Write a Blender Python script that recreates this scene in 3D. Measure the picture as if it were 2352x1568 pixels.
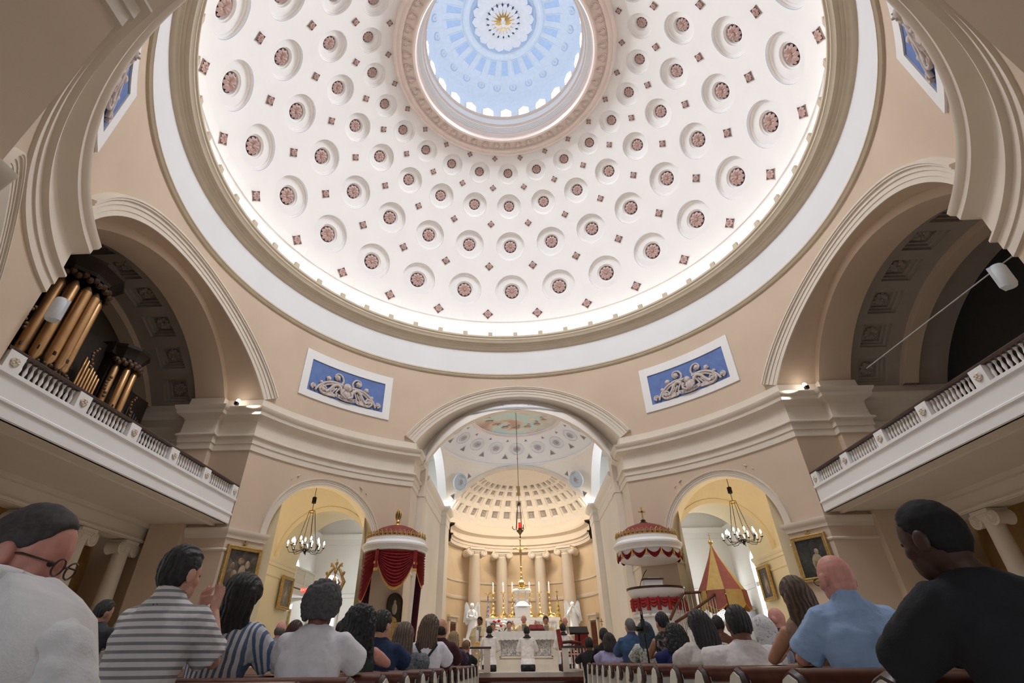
import bpy, math, random
import numpy as np
from mathutils import Vector, Matrix
random.seed(7)
for o in list(bpy.data.objects): bpy.data.objects.remove(o)
S = bpy.context.scene
COL = S.collection
PI = math.pi
def R_(d): return d*PI/180
def pol(r, az, z=None):
    a = R_(az); p = (r*math.sin(a), r*math.cos(a))
    return p if z is None else (p[0], p[1], z)

# ------------------------------------------------------------ camera
cd = bpy.data.cameras.new('camera'); cam = bpy.data.objects.new('camera', cd); COL.objects.link(cam)
CAM = Vector((-0.0904, -12.141, 1.0)); YAW, PIT, ROL = -0.04047, 0.59592, -0.01047
FPX, PPX, PPY = 1150.69, -40.49, -46.63
fw = Vector((math.sin(YAW)*math.cos(PIT), math.cos(YAW)*math.cos(PIT), math.sin(PIT)))
r0 = Vector((math.cos(YAW), -math.sin(YAW), 0)); u0 = r0.cross(fw)
rt = r0*math.cos(ROL)+u0*math.sin(ROL); up = -r0*math.sin(ROL)+u0*math.cos(ROL)
cam.matrix_world = Matrix(((rt.x, up.x, -fw.x, CAM.x), (rt.y, up.y, -fw.y, CAM.y), (rt.z, up.z, -fw.z, CAM.z), (0, 0, 0, 1)))
cd.sensor_width = 36; cd.sensor_fit = 'HORIZONTAL'; cd.lens = FPX*36/2352
cd.shift_x = -PPX/2352; cd.shift_y = PPY/2352; cd.clip_start = 0.05; cd.clip_end = 200
S.camera = cam

# ------------------------------------------------------------ world, lamps of the place and added fill, exposure
W = bpy.data.worlds.new('world'); S.world = W; W.use_nodes = True
W.node_tree.nodes['Background'].inputs[0].default_value = (0.62, 0.74, 1.0, 1); W.node_tree.nodes['Background'].inputs[1].default_value = 0.6
S.view_settings.view_transform = 'Standard'; S.view_settings.look = 'None'; S.view_settings.gamma = 1
S.view_settings.use_curve_mapping = False; S.view_settings.exposure = 0.0
S.cycles.use_denoising = True; S.cycles.max_bounces = 8; S.cycles.diffuse_bounces = 5; S.cycles.glossy_bounces = 2
S.cycles.transmission_bounces = 3; S.cycles.sample_clamp_indirect = 6
def area(name, loc, target, sx, sy, power, col, spread=180):
    l = bpy.data.lights.new(name, 'AREA'); l.shape = 'RECTANGLE'; l.size = sx; l.size_y = sy; l.energy = power; l.color = col; l.spread = R_(spread)
    o = bpy.data.objects.new(name, l); COL.objects.link(o); o.location = loc
    o.rotation_euler = (Vector(target)-Vector(loc)).to_track_quat('-Z', 'Y').to_euler(); return o
def point(name, loc, power, col, rad=0.1):
    l = bpy.data.lights.new(name, 'POINT'); l.energy = power; l.color = col; l.shadow_soft_size = rad
    o = bpy.data.objects.new(name, l); COL.objects.link(o); o.location = loc; return o
def spot(name, loc, target, power, col, ang=60, blend=0.6, rad=0.15):
    l = bpy.data.lights.new(name, 'SPOT'); l.energy = power; l.color = col; l.spot_size = R_(ang); l.spot_blend = blend; l.shadow_soft_size = rad
    o = bpy.data.objects.new(name, l); COL.objects.link(o); o.location = loc
    o.rotation_euler = (Vector(target)-Vector(loc)).to_track_quat('-Z', 'Y').to_euler(); return o
DAY = (0.80, 0.90, 1.0); WARM = (1.0, 0.78, 0.50); NEUT = (1.0, 0.93, 0.84)
area('lantern_daylight', (0, 0, 23.3), (0, 0, 0), 5.4, 5.4, 1800, (.90, .95, 1.0))     # daylight of the lantern windows
area('nave_west_fill', (0, -23.5, 4.5), (0, -4, 1.2), 9, 4, 190, DAY, 110)              # unseen fill added behind the camera for nave daylight; no window is built
area('chancel_fill_left', (-6.9, 14.5, 9.0), (0, 14.5, 8.5), 4, 3, 260, DAY)           # side light added for assumed chancel windows; no panes are built
area('chancel_fill_right', (6.9, 14.5, 9.0), (0, 14.5, 8.5), 4, 3, 260, DAY)  # added likewise on the right, with no window built
spot('altar_assumed_spot_left', (-2.4, 12.3, 10.9), (-.3, 11.5, 2.0), 4200, NEUT, 38)  # assumed spot brightening the high altar; no lamp fixture is built
spot('altar_assumed_spot_right', (2.4, 12.3, 10.9), (.3, 11.5, 2.0), 4200, NEUT, 38)  # its assumed pair on the right, also without a fixture
area('apse_fill', (0, 18.4, 9.6), (0, 22.6, 3.0), 4.0, 0.5, 230, (1.0, .84, .64), 150)  # unseen warm fill added for the apse; no fixture is built
# ------------------------------------------------------------ materials
MATS = {}
def mat(name, col, rough=0.7, metal=0.0, var=0.06, scale=6.0, bump=0.0, bscale=60.0, emit=None, estr=0.0, spec=0.3):
    if name in MATS: return MATS[name]
    m = bpy.data.materials.new(name); m.use_nodes = True; nt = m.node_tree; b = nt.nodes['Principled BSDF']
    b.inputs['Roughness'].default_value = rough; b.inputs['Metallic'].default_value = metal
    b.inputs['Specular IOR Level'].default_value = spec
    tc = nt.nodes.new('ShaderNodeTexCoord')
    if var > 0:
        n = nt.nodes.new('ShaderNodeTexNoise'); n.inputs['Scale'].default_value = scale; n.inputs['Detail'].default_value = 4
        nt.links.new(tc.outputs['Object'], n.inputs['Vector'])
        r = nt.nodes.new('ShaderNodeValToRGB'); r.color_ramp.elements[0].position = 0.3; r.color_ramp.elements[1].position = 0.7
        r.color_ramp.elements[0].color = tuple(c*(1-var) for c in col[:3])+(1,); r.color_ramp.elements[1].color = tuple(min(1, c*(1+var)) for c in col[:3])+(1,)
        nt.links.new(n.outputs['Fac'], r.inputs['Fac']); nt.links.new(r.outputs['Color'], b.inputs['Base Color'])
    else: b.inputs['Base Color'].default_value = tuple(col[:3])+(1,)
    if bump > 0:
        n2 = nt.nodes.new('ShaderNodeTexNoise'); n2.inputs['Scale'].default_value = bscale; n2.inputs['Detail'].default_value = 3
        nt.links.new(tc.outputs['Object'], n2.inputs['Vector'])
        bp = nt.nodes.new('ShaderNodeBump'); bp.inputs['Strength'].default_value = bump; bp.inputs['Distance'].default_value = 0.02
        nt.links.new(n2.outputs['Fac'], bp.inputs['Height']); nt.links.new(bp.outputs['Normal'], b.inputs['Normal'])
    if emit:
        b.inputs['Emission Color'].default_value = tuple(emit)+(1,); b.inputs['Emission Strength'].default_value = estr
    MATS[name] = m; return m
def stripes(name, c1, c2, axis='Z', freq=10.0, duty=0.5, rough=0.85, rot=(0, 0, 0), wob=0.0, bump=0.0):
    if name in MATS: return MATS[name]
    m = bpy.data.materials.new(name); m.use_nodes = True; nt = m.node_tree; b = nt.nodes['Principled BSDF']; b.inputs['Roughness'].default_value = rough
    tc = nt.nodes.new('ShaderNodeTexCoord'); mp = nt.nodes.new('ShaderNodeMapping'); mp.inputs['Rotation'].default_value = rot
    nt.links.new(tc.outputs['Object'], mp.inputs['Vector'])
    w = nt.nodes.new('ShaderNodeTexWave'); w.bands_direction = axis; w.inputs['Scale'].default_value = freq; w.inputs['Distortion'].default_value = wob
    nt.links.new(mp.outputs['Vector'], w.inputs['Vector'])
    r = nt.nodes.new('ShaderNodeValToRGB'); r.color_ramp.elements[0].position = duty-0.06; r.color_ramp.elements[1].position = duty+0.06
    r.color_ramp.elements[0].color = tuple(c1)+(1,); r.color_ramp.elements[1].color = tuple(c2)+(1,)
    nt.links.new(w.outputs['Fac'], r.inputs['Fac']); nt.links.new(r.outputs['Color'], b.inputs['Base Color'])
    if bump:
        w.inputs['Detail'].default_value = 3; bp = nt.nodes.new('ShaderNodeBump'); bp.inputs['Strength'].default_value = bump; bp.inputs['Distance'].default_value = .01; nt.links.new(w.outputs['Fac'], bp.inputs['Height']); nt.links.new(bp.outputs['Normal'], b.inputs['Normal']); r.color_ramp.elements[0].position = .1; r.color_ramp.elements[1].position = .9
    MATS[name] = m; return m
def blotch(name, cols, scale=4.0, rough=0.6, dist=0.0, bump=0.0, voro=False):
    """several colours mixed by noise: painted canvases, veined marble, printed cloth"""
    if name in MATS: return MATS[name]
    m = bpy.data.materials.new(name); m.use_nodes = True; nt = m.node_tree; b = nt.nodes['Principled BSDF']; b.inputs['Roughness'].default_value = rough
    tc = nt.nodes.new('ShaderNodeTexCoord')
    n = nt.nodes.new('ShaderNodeTexVoronoi' if voro else 'ShaderNodeTexNoise'); n.inputs['Scale'].default_value = scale
    if not voro: n.inputs['Detail'].default_value = 6; n.inputs['Distortion'].default_value = dist
    nt.links.new(tc.outputs['Object'], n.inputs['Vector'])
    r = nt.nodes.new('ShaderNodeValToRGB'); e = r.color_ramp.elements
    k = len(cols)
    lo, hi = (0.0, 0.8) if voro else (0.33, 0.67)
    for i, c in enumerate(cols):
        p = lo+(hi-lo)*i/max(1, k-1)
        el = e[i] if i < 2 else e.new(p)
        el.position = p; el.color = tuple(c)+(1,)
    nt.links.new(n.outputs['Distance' if voro else 'Fac'], r.inputs['Fac']); nt.links.new(r.outputs['Color'], b.inputs['Base Color'])
    if bump:
        bp = nt.nodes.new('ShaderNodeBump'); bp.inputs['Strength'].default_value = bump; nt.links.new(n.outputs['Distance' if voro else 'Fac'], bp.inputs['Height']); nt.links.new(bp.outputs['Normal'], b.inputs['Normal'])
    MATS[name] = m; return m
M_WALL = mat('plaster_beige', (0.60, 0.470, 0.355), 0.85, var=0.05, scale=0.5, bump=0.05)
M_TRIM = mat('plaster_cream', (0.70, 0.615, 0.52), 0.8, var=0.03, scale=1.0)
M_WHITE = mat('plaster_white', (0.80, 0.775, 0.765), 0.85, var=0.02, scale=0.7, bump=0.04)
M_COOL = mat('plaster_cool_white', (0.76, 0.75, 0.76), 0.85, var=0.02, scale=0.7)
M_TAN = mat('plaster_tan', (0.56, 0.475, 0.36), 0.8, var=0.04, scale=2)
M_PINK = mat('plaster_pink', (0.74, 0.62, 0.565), 0.8, var=0.03, scale=2)
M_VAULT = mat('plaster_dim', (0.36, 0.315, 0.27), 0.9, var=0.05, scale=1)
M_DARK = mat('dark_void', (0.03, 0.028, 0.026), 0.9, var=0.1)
M_ROSE = mat('rosette_petal', (0.52, 0.36, 0.33), 0.75, var=0.05, scale=12)
M_ROSEBG = mat('rosette_ground', (0.10, 0.065, 0.075), 0.8, var=0.1)
M_BLUE = mat('panel_blue', (0.125, 0.19, 0.42), 0.8, var=0.12, scale=3, bump=0.15)
M_SKY = mat('lantern_blue', (0.72, 0.80, 0.91), 0.85, var=0.03)
M_SKYD = mat('lantern_blue_deep', (0.50, 0.65, 0.90), 0.85, var=0.04)
M_RELIEF = mat('relief_stone', (0.55, 0.47, 0.44), 0.8, var=0.18, scale=9)
M_GOLD = mat('gold', (0.78, 0.53, 0.20), 0.32, 0.9, var=0.12, scale=20)
M_GILT = mat('gilt_wood', (0.48, 0.32, 0.12), 0.45, 0.55, var=0.2, scale=14, bump=0.2)
M_MARBLE = mat('white_marble', (0.84, 0.82, 0.79), 0.4, var=0.03, scale=3)
M_WOODD = mat('dark_wood', (0.045, 0.020, 0.014), 0.38, var=0.25, scale=9)
M_WOODR = mat('mahogany', (0.10, 0.030, 0.018), 0.35, var=0.25, scale=9)
M_IRON = mat('black_iron', (0.022, 0.02, 0.02), 0.45, 0.5, var=0.1)
M_VELVET = mat('red_velvet', (0.20, 0.010, 0.014), 0.75, var=0.25, scale=8, bump=0.2, bscale=25)
M_ORGANW = mat('organ_case', (0.022, 0.013, 0.009), 0.5, var=0.25, scale=5)
M_PIPE = mat('organ_pipe_gilt', (0.48, 0.28, 0.13), 0.38, 0.75, var=0.1, scale=4)
M_FLOOR = mat('marble_floor', (0.62, 0.55, 0.46), 0.35, var=0.12, scale=1.5)
M_PEWW = mat('pew_paint', (0.60, 0.565, 0.50), 0.5, var=0.06, scale=5)
M_BULB = mat('bulb_lit', (1, 1, 1), 0.5, var=0, emit=(1.0, 0.93, 0.82), estr=28)
M_COVE = mat('cove_lamp_lit', (1, 1, 1), 0.5, var=0, emit=(1.0, 0.93, 0.85), estr=150)
M_GLASSLIT = mat('window_lit', (0.9, 0.95, 1), 0.4, var=0, emit=(0.86, 0.93, 1.0), estr=6)
M_LANTW = mat('lantern_window_lit', (0.9, 0.95, 1), 0.4, var=0, emit=(0.80, 0.90, 1.0), estr=6)
M_CHAPEL = mat('chapel_plaster', (0.80, 0.70, 0.50), 0.85, var=0.03, scale=0.8)
M_CHAPW = mat('chapel_white', (0.76, 0.72, 0.66), 0.85, var=0.03, scale=0.8)
M_APSE = mat('apse_wall', (0.70, 0.56, 0.39), 0.85, var=0.04, scale=1.5)

# ------------------------------------------------------------ mesh builder
def link(name, me, parent=None, loc=None, rz=None):
    o = bpy.data.objects.new(name, me); COL.objects.link(o)
    if parent: o.parent = parent
    if loc: o.location = loc
    if rz: o.rotation_euler = (0, 0, rz)
    return o
class MB:
    def __init__(s): s.v = []; s.f = []; s.mi = []; s.cur = 0
    def add(s, vs, fs):
        n = len(s.v); s.v += [tuple(p) for p in vs]; s.f += [tuple(i+n for i in f) for f in fs]; s.mi += [s.cur]*len(fs); return s
    def grid(s, rows, close=False):
        nr, nc = len(rows), len(rows[0]); vs = [p for r in rows for p in r]; fs = []
        for i in range(nr-1):
            for j in range(nc if close else nc-1):
                k = (j+1) % nc; fs.append((i*nc+j, i*nc+k, (i+1)*nc+k, (i+1)*nc+j))
        return s.add(vs, fs)
    def box(s, c, d, rz=0.0, M=None):
        x, y, z = d[0]/2, d[1]/2, d[2]/2; ca, sa = math.cos(rz), math.sin(rz); vs = []
        for a, b, e in ((-x,-y,-z),(x,-y,-z),(x,y,-z),(-x,y,-z),(-x,-y,z),(x,-y,z),(x,y,z),(-x,y,z)):
            p = (c[0]+a*ca-b*sa, c[1]+a*sa+b*ca, c[2]+e); vs.append(tuple(M @ Vector(p)) if M else p)
        return s.add(vs, [(0,3,2,1),(4,5,6,7),(0,1,5,4),(1,2,6,5),(2,3,7,6),(3,0,4,7)])
    def lathe(s, prof, n=32, c=(0,0,0), a0=0.0, a1=360.0):
        full = abs(a1-a0-360) < 1e-6; k = n if full else n+1
        rows = [[(c[0]+r*math.sin(R_(a0+(a1-a0)*j/n)), c[1]+r*math.cos(R_(a0+(a1-a0)*j/n)), c[2]+z) for j in range(k)] for r, z in prof]
        return s.grid(rows, full)
    def sweep(s, path, prof, side=1.0, closed=False, cap=True):
        """prof points (d, z): d = offset to the left of the path * side"""
        n = len(path); rows = []
        for i, p in enumerate(path):
            a = path[i-1] if (i > 0 or closed) else None; b = path[(i+1) % n] if (i < n-1 or closed) else None
            def nrm(p, q):
                dx, dy = q[0]-p[0], q[1]-p[1]; l = math.hypot(dx, dy) or 1; return (-dy/l, dx/l)
            if a and b:
                n1, n2 = nrm(a, p), nrm(p, b); mx, my = n1[0]+n2[0], n1[1]+n2[1]; q = mx*n1[0]+my*n1[1]; q = q if abs(q) > .2 else .2; mx, my = mx/q, my/q
            else: mx, my = nrm(p, b) if b else nrm(a, p)
            rows.append([(p[0]+mx*d*side, p[1]+my*d*side, z) for d, z in prof])
        if closed: rows.append(rows[0])
        s.grid(rows)
        if cap and not closed:
            for r in (rows[0], rows[-1]): s.add(r, [tuple(range(len(r)))])
        return s
    def tube(s, pts, rad, n=8, cap=True, sq=None):
        """round tube through pts; rad number or list; sq=(axis vector, factor) flattens along the axis"""
        P = [Vector(p) for p in pts]; k = len(P); rr = rad if isinstance(rad, (list, tuple)) else [rad]*k; rows = []
        t = (P[1]-P[0]).normalized(); u = t.orthogonal().normalized()
        for i in range(k):
            t = (P[min(i+1, k-1)]-P[max(i-1, 0)]); t = t.normalized() if t.length > 1e-9 else Vector((0, 0, 1))
            u = (u-t*u.dot(t)); u = u.normalized() if u.length > 1e-6 else t.orthogonal().normalized(); w = t.cross(u)
            row = []
            for j in range(n):
                a = 2*PI*j/n; d = u*math.cos(a)*rr[i]+w*math.sin(a)*rr[i]
                if sq: ax = Vector(sq[0]); d = d-ax*d.dot(ax)*(1-sq[1])
                row.append(tuple(P[i]+d))
            rows.append(row)
        s.grid(rows, True)
        if cap: s.add(rows[0], [tuple(range(n-1, -1, -1))]); s.add(rows[-1], [tuple(range(n))])
        return s
    def ball(s, c, r, nu=12, nv=8, M=None):
        rx, ry, rz = (r, r, r) if isinstance(r, (int, float)) else r; rows = []
        for i in range(nv+1):
            ph = -PI/2+PI*i/nv
            rows.append([(rx*math.cos(ph)*math.cos(2*PI*j/nu), ry*math.cos(ph)*math.sin(2*PI*j/nu), rz*math.sin(ph)) for j in range(nu)])
        rows = [[tuple((M @ Vector(p) if M else Vector(p))+Vector(c)) for p in r_] for r_ in rows]
        return s.grid(rows, True)
    def prism(s, poly, z0, z1):
        n = len(poly); a = [(x, y, z0) for x, y in poly]; b = [(x, y, z1) for x, y in poly]
        s.add(a+b, [tuple(range(n-1, -1, -1)), tuple(range(n, 2*n))]+[(i, (i+1) % n, n+(i+1) % n, n+i) for i in range(n)]); return s
    def xf(s, M):
        s.v = [tuple(M @ Vector(p)) for p in s.v]; return s
    def mesh(s, name, mats, smooth=35):
        me = bpy.data.meshes.new(name); me.from_pydata(s.v, [], s.f)
        for m in (mats if isinstance(mats, (list, tuple)) else [mats]): me.materials.append(m)
        if any(s.mi): me.polygons.foreach_set('material_index', s.mi)
        if smooth:
            me.polygons.foreach_set('use_smooth', [True]*len(me.polygons)); me.update(); me.set_sharp_from_angle(angle=R_(smooth))
        me.update(); return me
    def build(s, name, mats, parent=None, smooth=35, loc=None, rz=None):
        return link(name, s.mesh(name, mats, smooth), parent, loc, rz)
def tag(o, label=None, cat=None, group=None, kind=None):
    if label: o['label'] = label
    if cat: o['category'] = cat
    if group: o['group'] = group
    if kind: o['kind'] = kind
    return o
def struct(o, label=None): o['kind'] = 'structure'; (label and o.__setitem__('label', label)); return o
def thing(name, label, cat, loc=(0, 0, 0), rz=0.0, group=None):
    o = bpy.data.objects.new(name, None); COL.objects.link(o); o.location = loc; o.rotation_euler = (0, 0, rz); o.empty_display_size = 0.1
    return tag(o, label, cat, group)
def inst(name, me, parent=None, M=None):
    o = bpy.data.objects.new(name, me); COL.objects.link(o)
    if parent: o.parent = parent
    if M is not None: o.matrix_local = M
    return o
def copy_tree(o, parent=None):
    c = o.copy(); COL.objects.link(c)
    if parent: c.parent = parent; c.matrix_parent_inverse = o.matrix_parent_inverse
    for ch in list(o.children): copy_tree(ch, c)
    return c
def frame(o, z, x=None):
    """matrix with origin o, local z along z, local x near x"""
    z = Vector(z).normalized(); x = Vector(x) if x is not None else z.orthogonal(); x = (x-z*x.dot(z)).normalized(); y = z.cross(x)
    return Matrix(((x.x, y.x, z.x, o[0]), (x.y, y.y, z.y, o[1]), (x.z, y.z, z.z, o[2]), (0, 0, 0, 1)))
def flower(n, r, h, w=0.42, boss=0.2):
    """petals round a boss; lies in local xy, rises to +z"""
    b = MB()
    for k in range(n):
        a = 2*PI*k/n; ca, sa = math.cos(a), math.sin(a); W_ = r*math.sin(PI/n)*w*2
        pts = [(0.12*r, 0, .5*h), (0.45*r, W_*.7, .45*h), (0.75*r, W_, .5*h), (0.97*r, W_*.5, .2*h), (r, 0, 0.25*h), (0.97*r, -W_*.5, .2*h), (0.75*r, -W_, .5*h), (0.45*r, -W_*.7, .45*h), (0.6*r, 0, h)]
        vs = [(x*ca-y*sa, x*sa+y*ca, z) for x, y, z in pts]; b.add(vs, [(i, (i+1) % 8, 8) for i in range(8)])
    b.ball((0, 0, .6*h), (boss*r, boss*r, .6*h), 8, 4)
    return b
def text_mesh(txt, size, ext=0.006):
    c = bpy.data.curves.new('txt', 'FONT'); c.body = txt; c.size = size; c.extrude = ext; c.align_x = 'CENTER'; c.align_y = 'CENTER'; c.resolution_u = 2
    o = bpy.data.objects.new('txt', c); COL.objects.link(o); bpy.context.view_layer.update()
    me = bpy.data.meshes.new_from_object(o.evaluated_get(bpy.context.evaluated_depsgraph_get())); bpy.data.objects.remove(o); bpy.data.curves.remove(c); return me
# ------------------------------------------------------------ the rotunda
RW, HALF, ZS, CROWN = 10.5, 4.6, 9.15, 11.8
SH, SZS = 2.08, 4.62                                    # aisle arches on the diagonals
def seg(u, half, zs, crown):
    rise = crown-zs; Rr = (half*half+rise*rise)/(2*rise); return crown-Rr+math.sqrt(max(0, Rr*Rr-u*u))
AJ = math.degrees(math.asin(HALF/RW)); AS = math.degrees(math.asin(SH/RW)); YJ = RW*math.cos(R_(AJ))
QN = ['southeast', 'southwest', 'northwest', 'northeast']  # quarter k: azimuth 90k .. 90k+90 (altar = azimuth 0 = east)
def zlo(a):
    a = a % 90
    u = RW*math.sin(R_(min(a, 90-a)))
    if u < HALF-1e-4: return seg(u, HALF, ZS, CROWN)
    w = RW*math.sin(R_(abs(a-45)))
    if w < SH-1e-4: return SZS+math.sqrt(max(0, SH*SH-w*w))
    return 0.0
def rotk(p, k):
    a = -PI/2*k; c, s = math.cos(a), math.sin(a); return (p[0]*c-p[1]*s, p[0]*s+p[1]*c)+tuple(p[2:])
for k in range(4):
    b = MB(); A = sorted(set([0, 90, AJ, 90-AJ, 45-AS, 45+AS]+[i*0.75 for i in range(121)]+[45-AS+AS*2*(1-math.cos(PI*i/24))/2 for i in range(25)]))
    for i in range(len(A)-1):
        a0, a1 = A[i], A[i+1]
        if a1-a0 < 1e-6: continue
        e = 1e-3; z0, z1 = zlo(a0+e), zlo(a1-e)
        lv = [0, .33, .66, 1]
        b.grid([[pol(RW, 90*k+a0, z0+(12.95-z0)*t) for t in lv], [pol(RW, 90*k+a1, z1+(12.95-z1)*t) for t in lv]])
    struct(b.build('wall_'+QN[k], M_WALL), 'beige concave rotunda wall with entablature and aisle arch')
    # soffit and jambs of the aisle arch
    b = MB(); rows = []
    d = Vector(pol(1, 90*k+45)); t = Vector((d.y, -d.x))
    for i in range(49):
        if i == 0: w, z = -SH, 0.0
        elif i == 48: w, z = SH, 0.0
        else: th = PI-PI*(i-1)/46; w, z = SH*math.cos(th), SZS+SH*math.sin(th)
        c = math.sqrt(RW*RW-w*w); rows.append([(t.x*w+d.x*c, t.y*w+d.y*c, z), (t.x*w+d.x*10.85, t.y*w+d.y*10.85, z)])
    b.grid(rows); struct(b.build('trim_soffit', M_CHAPEL if k in (0, 3) else M_TRIM))
    # soffit and jambs of the cardinal arch on azimuth 90k
    b = MB(); rows = []
    for i in range(43):
        if i == 0: u, z = -HALF, 0.0
        elif i == 42: u, z = HALF, 0.0
        else: u = -HALF+2*HALF*(i-1)/40; z = seg(u, HALF, ZS, CROWN)
        c = math.sqrt(RW*RW-u*u); D = (10.95, 10.8, 14.0, 10.8)[k]
        rows.append([rotk((u, c, z), k), rotk((u, D, z), k)])
    b.grid(rows); struct(b.build('trim_soffit', M_WALL if k != 0 else M_TRIM))

ENT = [(-.02, 7.20), (.05, 7.22), (.05, 7.44), (.085, 7.45), (.085, 7.66), (.17, 7.70), (.17, 7.75), (.07, 7.80), (.06, 8.28), (.12, 8.36), (.26, 8.44), (.30, 8.46), (.31, 8.58), (.38, 8.66), (.40, 8.75), (.10, 8.79), (.08, 9.13), (-.02, 9.15)]
IMP = [(-.02, 4.34), (.05, 4.36), (.06, 4.46), (.12, 4.52), (.14, 4.60), (.14, 4.64), (-.02, 4.66)]
FRZ = [(-.02, 3.96), (.03, 3.97), (.05, 4.01), (.03, 4.05), (-.02, 4.06)]
def arc(a0, a1, n, r=RW): return [pol(r, a0+(a1-a0)*i/n) for i in range(n+1)]
for k in range(4):
    D0, D1 = (10.95, 10.8) if k == 0 else ((10.8, 14) if k == 1 else ((14, 10.8) if k == 2 else (10.8, 10.95)))
    p0 = rotk((HALF, D0), k); p1 = rotk((D1, HALF), k)
    path = [p0]+arc(90*k+AJ, 90*k+90-AJ, 36)+[p1]
    struct(MB().sweep(path, ENT, -1).build('trim_entablature', M_TRIM), 'curved entablature with projecting cornice round the rotunda')
    d = Vector(pol(1, 90*k+45)); t = Vector((d.y, -d.x))
    for s in (-1, 1):
        ww = SH*s; q = (t.x*ww+d.x*10.8, t.y*ww+d.y*10.8)
        if s < 0: path = [p0]+arc(90*k+AJ, 90*k+45-AS, 9)+[q]
        else: path = [q]+arc(90*k+45+AS, 90*k+90-AJ, 9)+[p1]
        b = MB().sweep(path, IMP, -1); b.sweep(path, FRZ, -1); b.build('trim_impost', M_TRIM); struct(bpy.context.scene.objects[-1] if False else COL.objects[-1])
# archivolts
ARCV = [(0, .0), (0, .05), (.13, .05), (.14, .07), (.27, .07), (.28, .10), (.38, .10), (.40, .15), (.44, .15), (.46, .18), (.51, .18), (.53, .0)]
def archivolt(axis, half, zs, crown, prof, name, m, n=48, semi=False, sc=1.0):
    rise = crown-zs; Rr = (half*half+rise*rise)/(2*rise); zc = crown-Rr; t0 = math.asin(min(1, half/Rr)); rows = []
    for i in range(n+1):
        th = -t0+2*t0*i/n; row = []
        for rho, dd in prof:
            u = (Rr+rho*sc)*math.sin(th); z = zc+(Rr+rho*sc)*math.cos(th); a = math.degrees(math.asin(max(-1, min(1, u/RW))))
            row.append(pol(RW-dd*sc, axis+a, z))
        rows.append(row)
    b = MB().grid(rows)
    for r in (rows[0], rows[-1]): b.add(r, [tuple(range(len(r)))])
    return struct(b.build(name, m), 'moulded archivolt round an arch of the rotunda')
for k in range(4):
    archivolt(90*k, HALF, ZS, CROWN, ARCV, 'trim_archivolt', M_TRIM)
    archivolt(90*k+45, SH, SZS, SZS+SH-.0001, ARCV, 'trim_archivolt', M_TRIM, sc=0.52)

# upper mouldings, white band, crowning cornice with its cove lamps
struct(MB().lathe([(10.52, 12.82), (10.44, 12.84), (10.40, 12.90), (10.44, 12.94), (10.40, 12.98), (10.42, 13.05), (10.50, 13.08)], 144).build('trim_1', M_TAN), 'thin double moulding circling under the white band')
struct(MB().lathe([(10.49, 13.0), (10.49, 14.45)], 144).build('wall_drum', M_COOL), 'plain white band circling below the dome cornice')
struct(MB().lathe([(10.50, 14.36), (10.42, 14.40), (10.38, 14.46), (10.35, 14.50), (10.30, 14.53), (10.29, 14.58), (10.22, 14.61), (10.21, 14.66), (10.10, 14.69), (10.06, 14.80), (10.02, 14.84), (10.02, 14.91), (9.97, 14.96), (9.97, 15.05), (10.56, 15.07)], 144).build('trim_2', M_TAN), 'tan moulded cornice at the foot of the great dome')
struct(MB().lathe([(10.56, 15.05), (10.56, 15.9), (10.52, 16.20), (10.47, 16.30)], 144).build('wall_cove', M_WHITE), 'white cove above the dome cornice')
hb = MB().box((0, 0, .10), (.22, .10, .20)).mesh('housing', M_TAN, 0)
lb = MB().box((0, .035, .205), (.17, .06, .012)).mesh('lamp', M_COVE, 0)
for i in range(48):
    t = thing('cove_light', 'small boxy uplight standing on the rim of the dome cornice', 'light', pol(10.02, 7.5*i+.6, 15.055), -R_(7.5*i+.6), 'uplights along the dome cornice')
    inst('housing', hb, t); inst('lamp', lb, t)

# ------------------------------------------------------------ the great dome
DC, DR = 13.75, 10.75
def sph(az, ph, r=DR): return (r*math.cos(R_(ph))*math.sin(R_(az)), r*math.cos(R_(ph))*math.cos(R_(az)), DC+r*math.sin(R_(ph)))
ROWS = [(23.0, .90, 15.7, 29.9), (36.3, .79, 29.9, 42.4), (47.9, .66, 42.4, 52.9), (57.1, .545, 52.9, 61.0)]
b = MB()
for i in range(96):
    a0, a1 = 3.75*i, 3.75*(i+1)
    b.grid([[sph(a, p) for p in (13.5, 14.6, 15.7)] for a in (a0, a1)]); b.grid([[sph(a, p) for p in (61.0, 62.0, 63.4)] for a in (a0, a1)])
for ph, r, p0, p1 in ROWS:
    for k in range(24):
        A0 = 15*k; cx = math.cos(R_(ph)); th0 = [math.atan2(s*(p1-ph if s > 0 else ph-p0), e*7.5*cx) for s, e in ((1, 1), (1, -1), (-1, -1), (-1, 1))]
        TH = sorted(set([2*PI*j/48 for j in range(48)]+[t % (2*PI) for t in th0])); rows = []
        for th in TH:
            c, s_ = math.cos(th), math.sin(th); L = 1e9
            if abs(c) > 1e-9: L = min(L, 7.5*cx/abs(c))
            if s_ > 1e-9: L = min(L, (p1-ph)/s_)
            if s_ < -1e-9: L = min(L, (ph-p0)/-s_)
            rr = math.degrees(r/DR)
            rows.append([sph(A0+c*q/math.cos(R_(ph)) if False else A0+c*q/cx, ph+s_*q) for q in (rr, rr+(L-rr)*.33, rr+(L-rr)*.66, L)])
        rows.append(rows[0]); b.grid(rows)
dome = struct(b.build('ceiling', M_WHITE, smooth=60), 'great white coffered dome with a round oculus')
def coffer_prof(r): return [(r*1.0, -.012), (r*.985, .07), (r*.905, .078), (r*.89, .125), (r*.64, .155), (r*.53, .16), (r*.515, .215), (r*.455, .22), (r*.44, .29), (0.001, .30)]
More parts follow.
